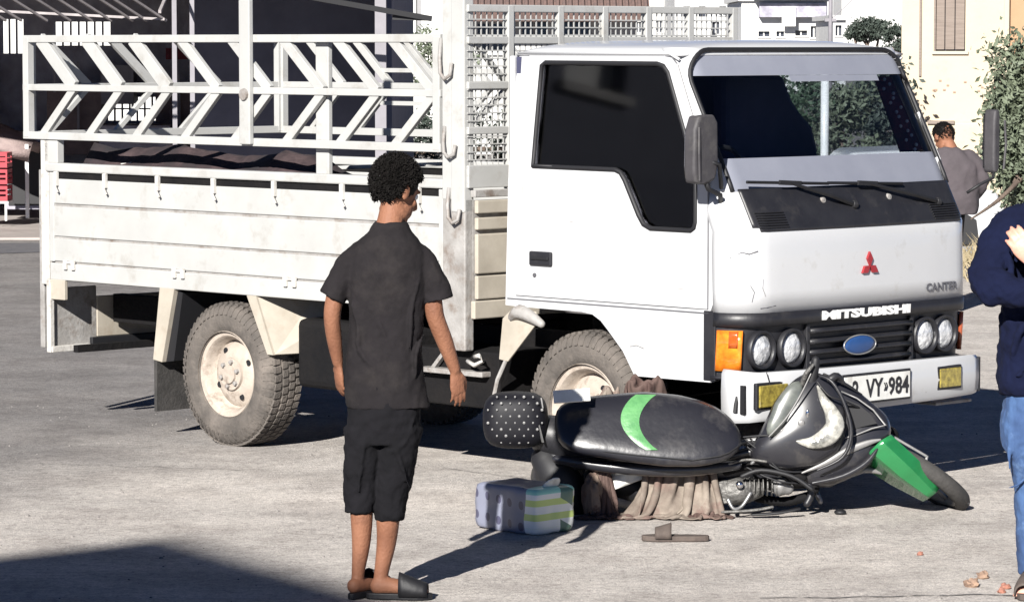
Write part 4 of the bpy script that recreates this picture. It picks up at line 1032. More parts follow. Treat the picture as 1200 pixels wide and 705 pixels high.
# handlebar sticking up
MB().limb([q(945,470,-.12),q(949,450,-.13),q(953,432,-.14),q(954,424,-.14)],[.026,.026,.021,.019],10,4).build('handlebar_grip','rubber',sco,smooth='all')
MB().limb([q(938,452,-.17),q(942,440,-.19),q(950,430,-.18)],[.012,.011,.007],8,4).build('brake_lever','alu',sco,smooth='all')
MB().limb([q(960,452,-.1),q(972,446,-.11),q(980,442,-.10),q(988,450,-.08)],[.022,.02,.017,.010],8,4).build('switch_housing','black',sco,smooth='all')
MB().limb([q(955,450,-.2),q(968,466,-.22),q(986,472,-.2),q(1006,480,-.14)],[.005]*4,6,4).build('cable','rubber',sco,smooth='all')
MB().limb([q(965,440,-.1),q(985,449,-.09),q(1010,463,-.06)],[.007,.007,.004],6,4).build('mirror_stem','rubber',sco,smooth='all')
# front mudguard, fork
rows=[[(1013,549,-.06),(1018,530,-.16),(1030,518,-.17),(1043,511,-.10),(1050,515,.02)],[(1047,570,-.05),(1054,560,-.14),(1065,550,-.15),(1076,541,-.09),(1081,543,.02)],[(1084,589,-.04),(1090,585,-.09),(1096,580,-.10),(1103,573,-.06),(1106,569,.02)]]
fg=MB(); nv=9;vs=[];fs=[]
for i in range(13):
    t=i/12*2; k=min(1,int(t)); tt=t-k
    row=[tuple(lerp(rows[k][j][c],rows[k+1][j][c],tt) for c in range(3)) for j in range(5)]
    vs+=[q(*p) for p in row]
for i in range(12):
    for j in range(4): a=i*5+j; fs.append((a,a+1,a+6,a+5))
fg.add(vs,fs).build('front_mudguard','green',sco,smooth=True,solid=.006,angle=25,sub=0)
MB().bar(q(1046,510,.03),q(1090,536,.02),.012,.03,(0,-1,0)).build('fork_leg','silver',sco,bevel=.004)
MB().bar(q(1090,535,.02),q(1086,552,.0),.012,.022,(0,-1,0)).build('fork_leg','silver',sco,bevel=.004)
MB().limb([q(1094,549,-.02),q(1110,560,-.03),q(1124,574,-.02),q(1131,588,.0)],[.006,.008,.007,.004],6,4).build('mudguard_stay_or_rim_glint','silver',sco,smooth='all')  # silver tube added as the highlight along the wheel rim
MB().limb([q(1060,530,.05),q(1085,548,.04),q(1100,556,.03)],[.02,.018,.012],8,3).build('fork_leg','black',sco,smooth='all')
MB().limb([q(968,566,-.12),q(980,558,-.13),q(998,558,-.12),q(1014,552,-.1),q(1034,556,-.08)],[.010,.012,.010,.014,.008],8,4).build('exhaust_guard','silver',sco,smooth='all')
MB().limb([q(955,548,-.14),q(960,556,-.15),q(972,562,-.14)],[.008,.007,.007],7,3).build('stand','silver',sco,smooth='all')
MB().limb([q(950,565,-.08),q(962,590,-.10)],[.02,.01],7,3).build('stand','fairing',sco,smooth='all')
MB().ball(q(986,602,-.06),(.028,.03,.014),12,8).build('stand_foot','rubber',sco,smooth='all')
MB().limb([q(1046,512,.10),q(975,540,.12),q(900,560,.15)],[.05,.08,.06],10,4).build('underbody','chassis',sco,smooth='all')

MB().limb([q(700,560,.0),q(760,575,.02),q(840,575,.02),q(880,570,.0)],[.06,.07,.06,.05],10,4).build('belly_pan','rubber',sco,smooth='all')
# ============================================================ loose things around it
def bundle(name,loc,r,m,label,cat,seed,group=None,amp=.28,flatbase=True,rz=0,knot=None):
    mb=MB().ball((0,0,0),(1,1,1),56,40)
    off=Vector((seed*3.1,seed*1.7,0))
    out=[]
    for p in mb.v:
        d=Vector(p); n1=noise.noise(d*1.6+off); n2=1-abs(noise.noise(Vector((d.x*3.2+d.z*1.2,d.y*3.2,d.z*.9))+off))*2; n3=1-abs(noise.noise(Vector((d.x*6+d.z*2,d.y*6,d.z*2))+off*2))*2
        k=1+amp*n1+.16*n2+.07*n3-.1
        if knot: k*= 1-.35*max(0,d.z)**2
        x,y,z=d.x*r[0]*k,d.y*r[1]*k,d.z*r[2]*k
        if knot and d.z>.8: z+=knot*(d.z-.8)*5
        z=max(z,-r[2]*.8)
        out.append((x,y,z+r[2]*.8))
    mb.v=out
    o=mb.build(name,m,None,smooth='all',loc=loc,rot=(0,0,rz)); return tag(o,label,cat,group)
def wl(u,v,dy): p=q(u,v,dy); return (p[0]+1.10,p[1]+15.4,0)
def gathered(name,loc,h,base,top,lean,m,label,seed,folds=9,sway=0.):
    """cloth gathered towards a knot: deep radial folds, pinched top"""
    mb=MB(); n=84;k=30;vs=[];fs=[]
    for i in range(k+1):
        t=i/k; z=h*t; pr=math.sin(PI*min(1,(t*.62+.30)))**.8 if t<.97 else .12
        rx=lerp(base[0],top[0],t**1.3)*(.86+.14*pr); ry=lerp(base[1],top[1],t**1.3)*(.86+.14*pr)
        if t<.06: rx*=.86+2.3*t; ry*=.86+2.3*t
        for j in range(n):
            a=2*PI*j/n; w1=noise.noise(Vector((math.cos(a)*2+seed,math.sin(a)*2,t*1.2)))
            ph=a*folds+w1*5+t*2.2*sway
            rid=(1-abs(math.sin(ph*.5)))**.8
            rid2=1-abs(math.sin(a*folds*1.1+seed+t*3*sway+w1*7))
            k_=.80+.20*(.35+.65*t)*rid*1.3+.10*rid2+.22*w1
            vs.append((lean[0]*t**1.4+rx*k_*math.cos(a),lean[1]*t+ry*k_*math.sin(a),z+.012*math.sin(a*3+seed)*(t>.9)))
    for i in range(k):
        for j in range(n): a=i*n+j;b_=i*n+(j+1)%n; fs.append((a,b_,b_+n,a+n))
    fs.append(tuple(range(n))[::-1]); fs.append(tuple(k*n+j for j in range(n)))
    o=mb.add(vs,fs).build(name,m,None,smooth='all',loc=loc,rot=(0,0,0)); return tag(o,label,'cloth bundle')
def folds(o,h,base,lean,mats,n,seed,a0=PI*1.02,a1=PI*1.98,rr=(.012,.024)):
    """separate raised folds running from the foot of the bundle up to its knot"""
    rnd=random.Random(seed)
    for i in range(n):
        a=lerp(a0,a1,(i+rnd.uniform(.1,.9))/n); t1=rnd.uniform(.35,1.0); w0=rnd.uniform(-.75,.55)
        P=[]
        for k in range(6):
            t=k/5*t1; sh_=(1-t*.82); bul=1.0+.10*math.sin(PI*t*1.1)
            P.append((lean[0]*t**1.4+base[0]*sh_*bul*math.cos(a+w0*t)+rnd.uniform(-.011,.011),lean[1]*t+base[1]*sh_*bul*math.sin(a+w0*t),.004+h*t))
        r=rnd.uniform(*rr)
        MB().limb(P,[(r*1.1,r*.55),(r*1.25,r*.7),(r,r*.8),(r*.85,r*.75),(r*.65,r*.6),(r*.35,r*.35)],8,4,up=(math.cos(a),math.sin(a),.2)).build('cloth_fold',rnd.choice(mats),o,smooth='all')
import numpy as np
def cloth(nu,nv,P,lu,lv,pin,balls,steps=240,iters=10,seed=1,th=.006):
    """small position-based cloth: P (nu,nv,3) start, lu/lv rest spacing, pinned mask, ellipsoid colliders and the ground"""
    rg=np.random.RandomState(seed); P=P+rg.normal(0,.002,P.shape); Q=P.copy(); P0=P.copy(); w=np.where(pin,0.,1.)[...,None]
    def con(A,sa,sb,L,st):
        a=A[sa];b=A[sb];d=b-a;l=np.linalg.norm(d,axis=-1,keepdims=True)+1e-9
        wa=w[sa];wb=w[sb]; k=(l-L)/l/np.maximum(wa+wb,1e-6)*st*d
        A[sa]=a+k*wa; A[sb]=b-k*wb
    sl=slice
    for t in range(steps):
        V=(P-Q)*.97; Q=P.copy(); P=P+V*w+np.array([0,0,-9.8*.006**2*1.0])*w*6
        for _ in range(iters):
            for o in (0,1):
                n=(nu-o)//2*2; con(P,(sl(o,o+n,2),),(sl(o+1,o+n+1,2),),lu,1.)
                n=(nv-o)//2*2; con(P,(sl(None),sl(o,o+n,2)),(sl(None),sl(o+1,o+n+1,2)),lv,1.)
            con(P,(sl(0,nu-2),),(sl(2,nu),),2*lu,.10); con(P,(sl(None),sl(0,nv-2)),(sl(None),sl(2,nv)),2*lv,.10)
            con(P,(sl(0,nu-1),sl(0,nv-1)),(sl(1,nu),sl(1,nv)),math.hypot(lu,lv),.25); con(P,(sl(1,nu),sl(0,nv-1)),(sl(0,nu-1),sl(1,nv)),math.hypot(lu,lv),.25)
            for c,r in balls:
                d=(P-np.array(c))/np.array(r); l=np.linalg.norm(d,axis=-1,keepdims=True); inside=l<1
                P=np.where(inside&(w>0),np.array(c)+d/np.maximum(l,1e-6)*np.array(r),P)
            g=P[...,2]<th; P[...,2]=np.where(g,th,P[...,2]); 
            P[...,:2]=np.where(g[...,None],Q[...,:2]*.7+P[...,:2]*.3,P[...,:2])
    return P
def cloth_obj(P,name,m,label,par=None,bump=0):
    nu,nv=P.shape[:2]; vs=[tuple(map(float,p)) for p in P.reshape(-1,3)]
    fs=[(i*nv+j,i*nv+j+1,(i+1)*nv+j+1,(i+1)*nv+j) for i in range(nu-1) for j in range(nv-1)]
    o=MB().add(vs,fs).build(name,m,par,smooth='all',sub=1)
    md=o.modifiers.new('s','SOLIDIFY'); md.thickness=.004
    return tag(o,label,'cloth bundle') if label else o
def hang(x0,x1,z0,z1,y,W_,L_,balls,seed,n=58,wave=.02,lean=0.):
    """cloth gathered along a line under the seat and falling to the road in pleats"""
    nu=n;nv=int(n*L_/W_); P=np.zeros((nu,nv,3)); rg=random.Random(seed); ph=[rg.uniform(0,6.28) for _ in range(4)]; fr=rg.uniform(5,8)
    for i in range(nu):
        t=i/(nu-1); u=t+.03*math.sin(t*9+ph[0])
        for j in range(nv):
            s_=j/(nv-1); P[i,j]=(lerp(x0,x1,u)+(t-.5)*(W_*.30)*s_+lean*s_,y-.10*s_-wave*math.sin(t*fr*6.28+ph[1]+1.5*math.sin(t*5+ph[2]))*(.5+s_),lerp(z0,z1,t)-(min(z0,z1)*.75)*s_)
    pin=np.zeros((nu,nv),bool); pin[:,0]=True
    return cloth(nu,nv,P,W_/(nu-1),L_/(nv-1),pin,balls,seed=seed)
def Wq(u,v,dy): p=q(u,v,dy); return (p[0]+1.10,p[1]+15.4,p[2])
A=Wq(752,552,-.14); B=Wq(838,538,-.14)
P=hang(A[0],B[0],A[2],B[2],A[1],1.05,.34,[((A[0]+.10,A[1]+.03,.02),(.15,.08,.11)),((A[0]+.27,A[1]+.02,.02),(.09,.07,.14))],4,76,wave=.03,lean=-.13)
cloth_obj(P,'cloth_bundle','rag','large beige and brown crumpled cloth bundle under the middle of the seat')
A=Wq(702,545,-.15); B=Wq(712,546,-.15)
P=hang(A[0],B[0],A[2],B[2],A[1],.72,.33,[((A[0]+.02,A[1]+.02,.02),(.07,.06,.12))],7,64,wave=.04)
cloth_obj(P,'cloth_bundle','ragbrown','dark pink brown cloth bundle drawn to a point under the rear of the seat')
A=Wq(812,545,-.12); B=Wq(836,546,-.12)
P=hang(A[0],B[0],A[2],B[2],A[1],.62,.31,[((A[0]+.05,A[1]+.02,.02),(.05,.06,.12))],11,56,wave=.03)
cloth_obj(P,'cloth_bundle','ragbrown','folded dark brown cloth bundle standing next to the scooter engine')
def heap(cx,cy,z,W_,L_,balls,seed,n=54,squeeze=.72):
    nu=n;nv=int(n*L_/W_); P=np.zeros((nu,nv,3)); rg=np.random.RandomState(seed)
    for i in range(nu):
        for j in range(nv):
            a=i/(nu-1)-.5;b_=j/(nv-1)-.5
            P[i,j]=(cx+a*W_*squeeze,cy+b_*L_*squeeze,z+.02*math.sin(a*31+seed)+.02*math.sin(b_*27+a*9))
    pin=np.zeros((nu,nv),bool)
    for (fa,fb,dz) in ((.5,.5,0),(.36,.48,-.03),(.64,.5,-.02),(.5,.36,-.03),(.44,.58,.01),(.57,.42,.012)):
        i,j=int(fa*nu),int(fb*nv); P[i,j,2]+=dz; pin[i-1:i+2,j-1:j+2]=True
    return cloth(nu,nv,P,W_/(nu-1),L_/(nv-1),pin,balls,seed=seed)
C_=Wq(757,450,.12)
P=heap(C_[0],C_[1],C_[2]+.02,.85,.50,[((C_[0],C_[1]+.02,.25),(.15,.06,C_[2]-.27))],5,squeeze=.62)
cloth_obj(P,'cloth_bundle','ragbrown','brown cloth bundle arching above the scooter seat before the cab corner')
C_=Wq(714,462,.14)
P=heap(C_[0],C_[1],C_[2]+.01,.45,.40,[((C_[0],C_[1]+.02,.25),(.06,.04,C_[2]-.28))],8,44,squeeze=.6)
cloth_obj(P,'cloth_bundle','rag','small pale cloth bundle against the truck front wheel behind the seat')
p=wl(745,560,-.13)
sheet=MB()
vs=[];fs=[]
for i in range(9):
    for j in range(9):
        t=i/8;s=j/8; u=lerp(714,783,t); v=lerp(540,lerp(578,552,t),s); vs.append(q(u,v,-.12-.02*s+.012*math.sin(t*9+s*4)))
for i in range(8):
    for j in range(8): a=i*9+j; fs.append((a,a+1,a+10,a+9))
o=sheet.add(vs,fs).build('paper_bag','platewhite',None,smooth='all',solid=.004,loc=(1.10,15.4,0)); tag(o,'creased white paper bag wedged under the scooter seat above the bundles','bag')
# helmet-like stone coloured ball beside the bundle
pal=bundle('cloth_bundle',wl(694,600,-.16),(.045,.06,.11),'bundle2','small pale cloth roll beside the dark pink brown bundle','cloth bundle',15)
# wrapped pack of paper rolls
m=bpy.data.materials.new('printed_shaded_wrap'); m.use_nodes=True; n=m.node_tree.nodes; l=m.node_tree.links; b=n['Principled BSDF']; b.inputs['Roughness'].default_value=.3
tc=n.new('ShaderNodeTexCoord'); sx=n.new('ShaderNodeSeparateXYZ'); l.new(tc.outputs['Object'],sx.inputs[0])
def mth(op,a,b_=None,v=None):
    x=n.new('ShaderNodeMath'); x.operation=op
    for i,y in enumerate((a,b_)):
        if y is None: continue
        if isinstance(y,(int,float)): x.inputs[i].default_value=y
        else: l.new(y,x.inputs[i])
    return x.outputs[0]
def mix(f,a,b_):
    x=n.new('ShaderNodeMix'); x.data_type='RGBA'; l.new(f,x.inputs[0])
    for i,y in ((6,a),(7,b_)):
        if isinstance(y,tuple): x.inputs[i].default_value=(*y,1)
        else: l.new(y,x.inputs[i])
    return x.outputs[2]
X,Y_,Z=sx.outputs
sn=mth('MULTIPLY',mth('SINE',mth('MULTIPLY',X,46)),mth('SINE',mth('ADD',mth('MULTIPLY',Z,34),mth('MULTIPLY',X,4))))
spots=mth('GREATER_THAN',mth('ABSOLUTE',sn),.80)
base=mix(spots,(.17,.18,.235),(.06,.06,.10))  # grey-blue left end carries the boy's shadow in its colour; spots are print
yel=mth('GREATER_THAN',mth('SINE',mth('MULTIPLY',Z,100)),.1)
band_=mth('MULTIPLY',yel,mth('MULTIPLY',mth('LESS_THAN',Z,.155),mth('GREATER_THAN',Z,.03)))
right=mix(band_,(.74,.76,.73),(.52,.64,.20))
top=mth('GREATER_THAN',Z,.178); right=mix(top,right,(.30,.62,.52))
leaf=mth('MULTIPLY',mth('GREATER_THAN',Y_,.03),mth('MULTIPLY',mth('GREATER_THAN',mth('SINE',mth('ADD',mth('MULTIPLY',Z,38),mth('MULTIPLY',Y_,20))),.2),mth('LESS_THAN',Y_,.11)))
right=mix(leaf,right,(.09,.17,.13))
isr=mth('GREATER_THAN',mth('ADD',X,mth('MULTIPLY',mth('SINE',mth('MULTIPLY',Z,30)),.006)),.125)
l.new(mix(isr,base,right),b.inputs['Base Color'])
M['wrap']=m
pk=MB()
def pkf(face,s,t):
    x=y=z=0
    return 0
LX,LY,LZ=.37,.25,.205; N=14
def pp(p):
    x,y,z=p; d=Vector((x/(LX/2),y/(LY/2),(z-LZ/2)/(LZ/2)))
    rr=(abs(d.x)**14+abs(d.y)**14+abs(d.z)**14)**(1/14); d/=rr if rr>0 else 1
    nn=noise.noise(Vector((x*14,y*14,z*14))); nn2=noise.noise(Vector((x*34+5,y*34,z*34)))
    k=1-.03+.05*abs(math.sin(x*26))+.035*nn+.018*nn2+.02*abs(math.sin(z*31))*.6
    return (d.x*LX/2*k,d.y*LY/2*k,max(.002,LZ/2+d.z*LZ/2*(1+.05*nn)))
for ax_ in range(3):
    for sg in (-1,1):
        vs=[];fs=[]
        for i in range(N+1):
            for j in range(N+1):
                a=-1+2*i/N;b_=-1+2*j/N; c=[0,0,0]; c[ax_]=sg; c[(ax_+1)%3]=a; c[(ax_+2)%3]=b_
                vs.append(pp((c[0]*LX/2,c[1]*LY/2,LZ/2+c[2]*LZ/2)))
        for i in range(N):
            for j in range(N): a=i*(N+1)+j; fs.append((a,a+1,a+N+2,a+N+1))
        pk.add(vs,fs)
pack=pk.build('paper_pack','wrap',None,smooth='all',weld=True,loc=(.055,14.86,0),rot=(0,0,math.atan2(-.30,.30)))
tag(pack,'plastic wrapped pack of paper rolls with yellow green stripes beside the scooter','pack')
ear=MB(); 
for (x0,y0) in ((.17,.0),): ear.limb([(x0-.02,y0,.195),(x0,y0+.01,.225),(x0+.012,y0+.01,.24)],[(.045,.006),(.035,.005),(.02,.004)],10,4,up=(1,0,0))
ear.build('wrap_fold','platewhite',pack,smooth='all')
# lost sandal
sd=empty('sandal',(.70,14.50,0),0,'single worn brown sandal lying on the road in front of the bundles','sandal')
slp=slipper(sd,(.145,-.0,0),(-.145,.01,0),.05,'brownsandal',True,(.062,.040),(.56,.80))
# stones
M['stone']=mat('brown_stone',(.30,.20,.14),.9,(.18,.12,.09),30,bump=.5)
M['redstone']=mat('reddish_stone',(.36,.16,.11),.9,(.2,.09,.07),30,bump=.5)
for i,(x,y,r,m_,lb) in enumerate(((1.805,13.27,.026,'stone','larger brown stone nearest the bottom edge by the jeans'),(1.875,13.48,.022,'stone','small tan stone a little behind the larger brown stone'),(1.70,14.1,.012,'redstone','tiny reddish stone lying alone on open road right of the sandal'),(1.93,13.22,.018,'redstone','reddish stone next to the sandal toes of the man in jeans'),(1.90,13.12,.014,'redstone','tiny reddish chip in front of the man in jeans'))):
    bb=MB().ball((0,0,0),(1,1,1),14,10); bb.v=[tuple(Vector((p[0]*r*1.2,p[1]*r,p[2]*r*.75+r*.5))*(1+.5*noise.noise(Vector(p)*1.7+Vector((i*3,0,0))))) for p in bb.v]
    tag(bb.build('stone',m_,None,smooth=True,loc=(x,y,0)),lb,'stone')
rnd=random.Random(11); gv=MB()
for i in range(420):
    x=rnd.uniform(-3,3.2); y=rnd.uniform(12.6,20); r=rnd.uniform(.0025,.007)*(1 if rnd.random()<.9 else 1.8)
    gv.ball((x,y,r*.3),(r,r*rnd.uniform(.6,1),r*.6),5,3)
tag(gv.build('grit','gritgrey',None,smooth=False),kind='stuff')
# ============================================================ GROUND AND SURROUNDINGS
def ground_mat():
    m=bpy.data.materials.new('pale_worn_asphalt'); m.use_nodes=True; n=m.node_tree.nodes; l=m.node_tree.links; b=n['Principled BSDF']; b.inputs['Roughness'].default_value=.92; b.inputs['Specular IOR Level'].default_value=.25
    tc=n.new('ShaderNodeTexCoord').outputs['Object']
    def nz(s,d,r=.6,st=None):
        v=tc
        if st: mp=n.new('ShaderNodeMapping'); mp.inputs['Scale'].default_value=st; l.new(tc,mp.inputs[0]); v=mp.outputs[0]
        t=n.new('ShaderNodeTexNoise'); t.inputs['Scale'].default_value=s; t.inputs['Detail'].default_value=d; t.inputs['Roughness'].default_value=r; l.new(v,t.inputs['Vector']); return t.outputs[0]
    def ramp(f,stops):
        r=n.new('ShaderNodeValToRGB'); e=r.color_ramp.elements
        e[0].position,e[0].color=stops[0][0],(*stops[0][1],1); e[1].position,e[1].color=stops[-1][0],(*stops[-1][1],1)
        for p,c in stops[1:-1]: x=e.new(p); x.color=(*c,1)
        l.new(f,r.inputs[0]); return r.outputs[0]
    def mx(bt,f,a,c):
        x=n.new('ShaderNodeMix'); x.data_type='RGBA'; x.blend_type=bt
        if isinstance(f,float): x.inputs[0].default_value=f
        else: l.new(f,x.inputs[0])
        for i,y in ((6,a),(7,c)):
            if isinstance(y,tuple): x.inputs[i].default_value=(*y,1)
            else: l.new(y,x.inputs[i])
        return x.outputs[2]
    big=ramp(nz(.45,5,.6,(1,2.2,1)),[(.34,(.315,.303,.294)),(.5,(.355,.340,.328)),(.66,(.388,.370,.354))])
    mid=ramp(nz(5,7,.7),[(.3,(.80,.79,.78)),(.7,(1.1,1.09,1.08))])
    c=mx('MULTIPLY',1.,big,mid)
    fine=ramp(nz(95,3,.7),[(.34,(.58,.57,.57)),(.5,(1,1,1)),(.68,(1.42,1.40,1.36))])
    c=mx('MULTIPLY',.7,c,fine)
    crs=ramp(nz(26,4,.7),[(.36,(.74,.73,.73)),(.5,(1,1,1)),(.66,(1.16,1.15,1.13))])
    c=mx('MULTIPLY',1.,c,crs)
    pt=ramp(nz(1.9,6,.7),[(.40,(.84,.83,.83)),(.55,(1.04,1.04,1.04))])
    c=mx('MULTIPLY',1.,c,pt)
    v=n.new('ShaderNodeTexVoronoi'); v.inputs['Scale'].default_value=60; l.new(tc,v.inputs['Vector'])
    sp=ramp(v.outputs['Distance'],[(.05,(1,1,1)),(.16,(0,0,0))]); sel=ramp(nz(17,2),[(.55,(0,0,0)),(.62,(1,1,1))])
    s2=mx('MULTIPLY',1.,sp,sel); c=mx('MIX',s2,c,(.16,.15,.145))
    # tyre-worn streaks
    st=ramp(nz(1.1,6,.65,(.8,1.7,1)),[(.56,(0,0,0)),(.70,(1,1,1))]); s3=mx('MULTIPLY',1.,st,(.30,.30,.30)); c=mx('MIX',s3,c,(.20,.185,.175))
    lt=ramp(nz(3.1,8,.75),[(.55,(0,0,0)),(.72,(1,1,1))]); s4=mx('MULTIPLY',1.,lt,(.5,.5,.5)); c=mx('MIX',s4,c,(.40,.375,.35))
    # smoother grey asphalt on the left, dusty pale lane elsewhere
    sx=n.new('ShaderNodeSeparateXYZ'); l.new(tc,sx.inputs[0])
    def ma(op,a,b_):
        x=n.new('ShaderNodeMath'); x.operation=op
        for i,y in enumerate((a,b_)):
            if isinstance(y,(int,float)): x.inputs[i].default_value=y
            else: l.new(y,x.inputs[i])
        return x.outputs[0]
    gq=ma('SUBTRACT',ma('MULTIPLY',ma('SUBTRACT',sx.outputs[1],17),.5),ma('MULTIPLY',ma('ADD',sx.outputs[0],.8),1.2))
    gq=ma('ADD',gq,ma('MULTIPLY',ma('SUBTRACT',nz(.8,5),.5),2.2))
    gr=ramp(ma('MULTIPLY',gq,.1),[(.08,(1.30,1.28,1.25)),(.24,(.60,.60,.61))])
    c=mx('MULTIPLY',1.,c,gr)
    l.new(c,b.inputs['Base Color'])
    bp=n.new('ShaderNodeBump'); bp.inputs['Strength'].default_value=.6; bp.inputs['Distance'].default_value=.014; l.new(nz(75,4,.7),bp.inputs['Height']); l.new(bp.outputs[0],b.inputs['Normal'])
    return m
M['ground']=ground_mat()
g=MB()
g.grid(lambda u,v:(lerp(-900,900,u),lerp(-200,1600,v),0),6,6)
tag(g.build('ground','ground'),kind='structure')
M['crack']=mat('dark_crack_filler',(.10,.095,.09),.95,(.16,.15,.14),30)
def crack(name,P,w_,seed):
    rnd=random.Random(seed); mb=MB(); k=60;vs=[];fs=[]
    for i in range(k+1):
        t=i/k; x=lerp(P[0][0],P[1][0],t);y=lerp(P[0][1],P[1][1],t)+.05*noise.noise(Vector((t*9,seed,0)))
        ww=w_*rnd.uniform(.3,1.2); vs+= [(x,y-ww,.004),(x,y+ww,.004)]
    for i in range(k): a=2*i; fs.append((a,a+1,a+3,a+2))
    tag(mb.add(vs,fs).build(name,'crack'),kind='structure')
crack('road_joint',((.95,12.98),(2.6,13.12)),.008,3)
crack('road_crack',((-.35,17.0),(.75,16.0)),.006,5)
crack('road_crack',((-2.4,17.2),(-1.2,16.9)),.005,8)
# forecourt and dark strip beyond it on the left
M['concrete']=mat('pale_concrete',(.36,.32,.30),.9,(.26,.23,.215),2,bump=.2,dirt=(.16,.14,.13),dirt_scale=3,dirt_lo=.55,dirt_hi=.8)
M['darkstrip']=mat('dark_patch_asphalt',(.075,.075,.085),.95,(.12,.115,.12),8,bump=.3)
tag(MB().box((-16,36.9,0),(-.8,54,.035)).build('forecourt','concrete',bevel=.02),kind='structure')
mb=MB()
L=[(-16,34.4),(-5.2,34.6),(-4.1,35.2),(-3.2,35.6),(-3.2,36.3),(-4.5,36.5),(-6,36.4),(-16,36.3)]
mb.add([(x,y,.005) for x,y in L],[tuple(range(len(L)))]); tag(mb.build('dark_asphalt_patch','darkstrip'),kind='structure')

# --- open dark shed behind the cargo bed
M['shedwall']=mat('dark_shed_wall',(.42,.41,.47),.9,(.22,.21,.25),3,bump=.2)
M['navyshed']=mat('navy_painted_sheet',(.11,.12,.17),.8,(.085,.093,.135),3)
M['rooftin']=mat('rusty_roof_sheet',(.20,.15,.145),.8,(.13,.10,.10),6,bump=.3)
M['polegrey']=mat('grey_pole_metal',(.22,.21,.23),.6)
shed=empty('open_shed',(-8,44,0),0,'dark open-fronted shed with barred windows behind the cargo gates','shed')
def S_(x0,y0,z0,x1,y1,z1,name,m_,**k): return MB().box((x0+8,y0-44,z0),(x1+8,y1-44,z1)).build(name,m_,shed,**k)
S_(-17,36.5,2.82,-1.3,45.4,2.95,'roof','rooftin')
for i in range(40): S_(-17+i*.395,36.45,2.95,-17+i*.395+.12,45.4,2.985,'roof_rib','rooftin')
# back wall with three barred openings
WY=45.0; WF=WY/52
wins=[(a*WF,2.12+(b-2.12)*WF,c*WF,2.12+(d-2.12)*WF) for a,b,c,d in [(-7.75,1.98,-7.42,2.50),(-6.95,2.10,-6.10,2.46),(-6.62,.96,-5.02,1.32)]]
f=lambda u,z,d:(u+8,WY-44+d,z)
MB().plate([(-17,.1),(-1.3,.1),(-1.3,2.82),(-17,2.82)],[[(a,b),(c,b),(c,d),(a,d)] for a,b,c,d in wins],f,.15).build('back_wall','shedwall',shed)
for a,b_,c,d in wins:
    n_=int((c-a)/.095)
    for i in range(1,n_): 
        x=a+(c-a)*i/n_; S_(x-.012,WY+.03,b_,x+.012,WY+.06,d,'window_bar','shedwall')
    if c-a>1: S_(a,WY+.06,(b_+d)/2-.01,c,WY+.08,(b_+d)/2+.01,'window_bar','shedwall')
S_(-17.1,36.6,.03,-17,45,2.82,'side_wall','shedwall')
S_(-1.42,37,.03,-1.3,45,2.82,'side_wall','navyshed')
S_(-3.9,41.5,.1,-1.45,41.62,2.82,'partition','navyshed')
S_(-1.47,36.7,.1,-1.35,36.82,2.82,'post','polegrey')
for x in (-3.43,-3.62,-10): S_(x-.025,36.7,.1,x+.025,36.75,2.82,'post','polegrey')
for i,(x,z0,z1) in enumerate(((-5.6,.9,1.9),(-4.9,1.2,2.1),(-5.9,1.5,2.1),(-4.3,.9,1.75))): S_(x,44.0,z0,x+.03,44.03,z1,'hanging_pipe','polegrey')
S_(-5.2,43,.04,-4.3,44.2,1.1,'workbench','shedwall')
for i,(x,z,w_,h_) in enumerate(((-7.2,1.1,.5,.8),(-6.0,.7,.7,.9),(-5.3,1.35,.4,.5),(-4.6,.3,.5,1.2),(-3.5,.9,.35,.7),(-6.9,.2,.6,.8))): S_(x,44.1,z,x+w_,44.7,z+h_,'stored_board',('polegrey','slatgrey0','rooftin')[i%3] if False else ('polegrey','rooftin')[i%2])
S_(-4.35,43,1.93,-4.05,43.02,2.07,'cloth_scrap','maroon')
# black beam of an awning pointing right
aw=empty('awning_beam',(-2,35.5,0),0,'long black awning beam sloping down to a point before the white building','beam')
MB().bar((-.4,0,2.66),(1.16,.3,2.385),.05,.055).build('beam','rubber',aw)
MB().bar((1.16,.3,2.387),(.75,.28,2.40),.04,.05).build('beam_tip','rubber',aw)
# slatted awning frame, top left
fr_=empty('awning_frame',(-4.5,35,0),0,'pale slatted awning frame hanging at the top left of the shed','awning')
M['slatgrey']=mat('pale_awning_slat',(.34,.31,.31),.7,(.22,.2,.2),5)
MB().bar((-1.6,0,2.50),(.95,0,2.375),.03,.025).build('front_bar','slatgrey',fr_)
for i,x in enumerate((-.95,-.78,-.62,-.36,-.12,.10,.30,.52,.66,.86)):
    MB().bar((x+.10,.05,2.36+.0*i),(x-.45,-.9,2.78),.022,.022).build('slat','slatgrey',fr_)
MB().bar((-1.9,-.95,2.80),(.9,-.95,2.75),.03,.03).build('rear_bar','slatgrey',fr_)
for x in (-1.5,.9): MB().bar((x,0,2.45),(x,1.6,2.84),.03,.03).build('stay','slatgrey',fr_)
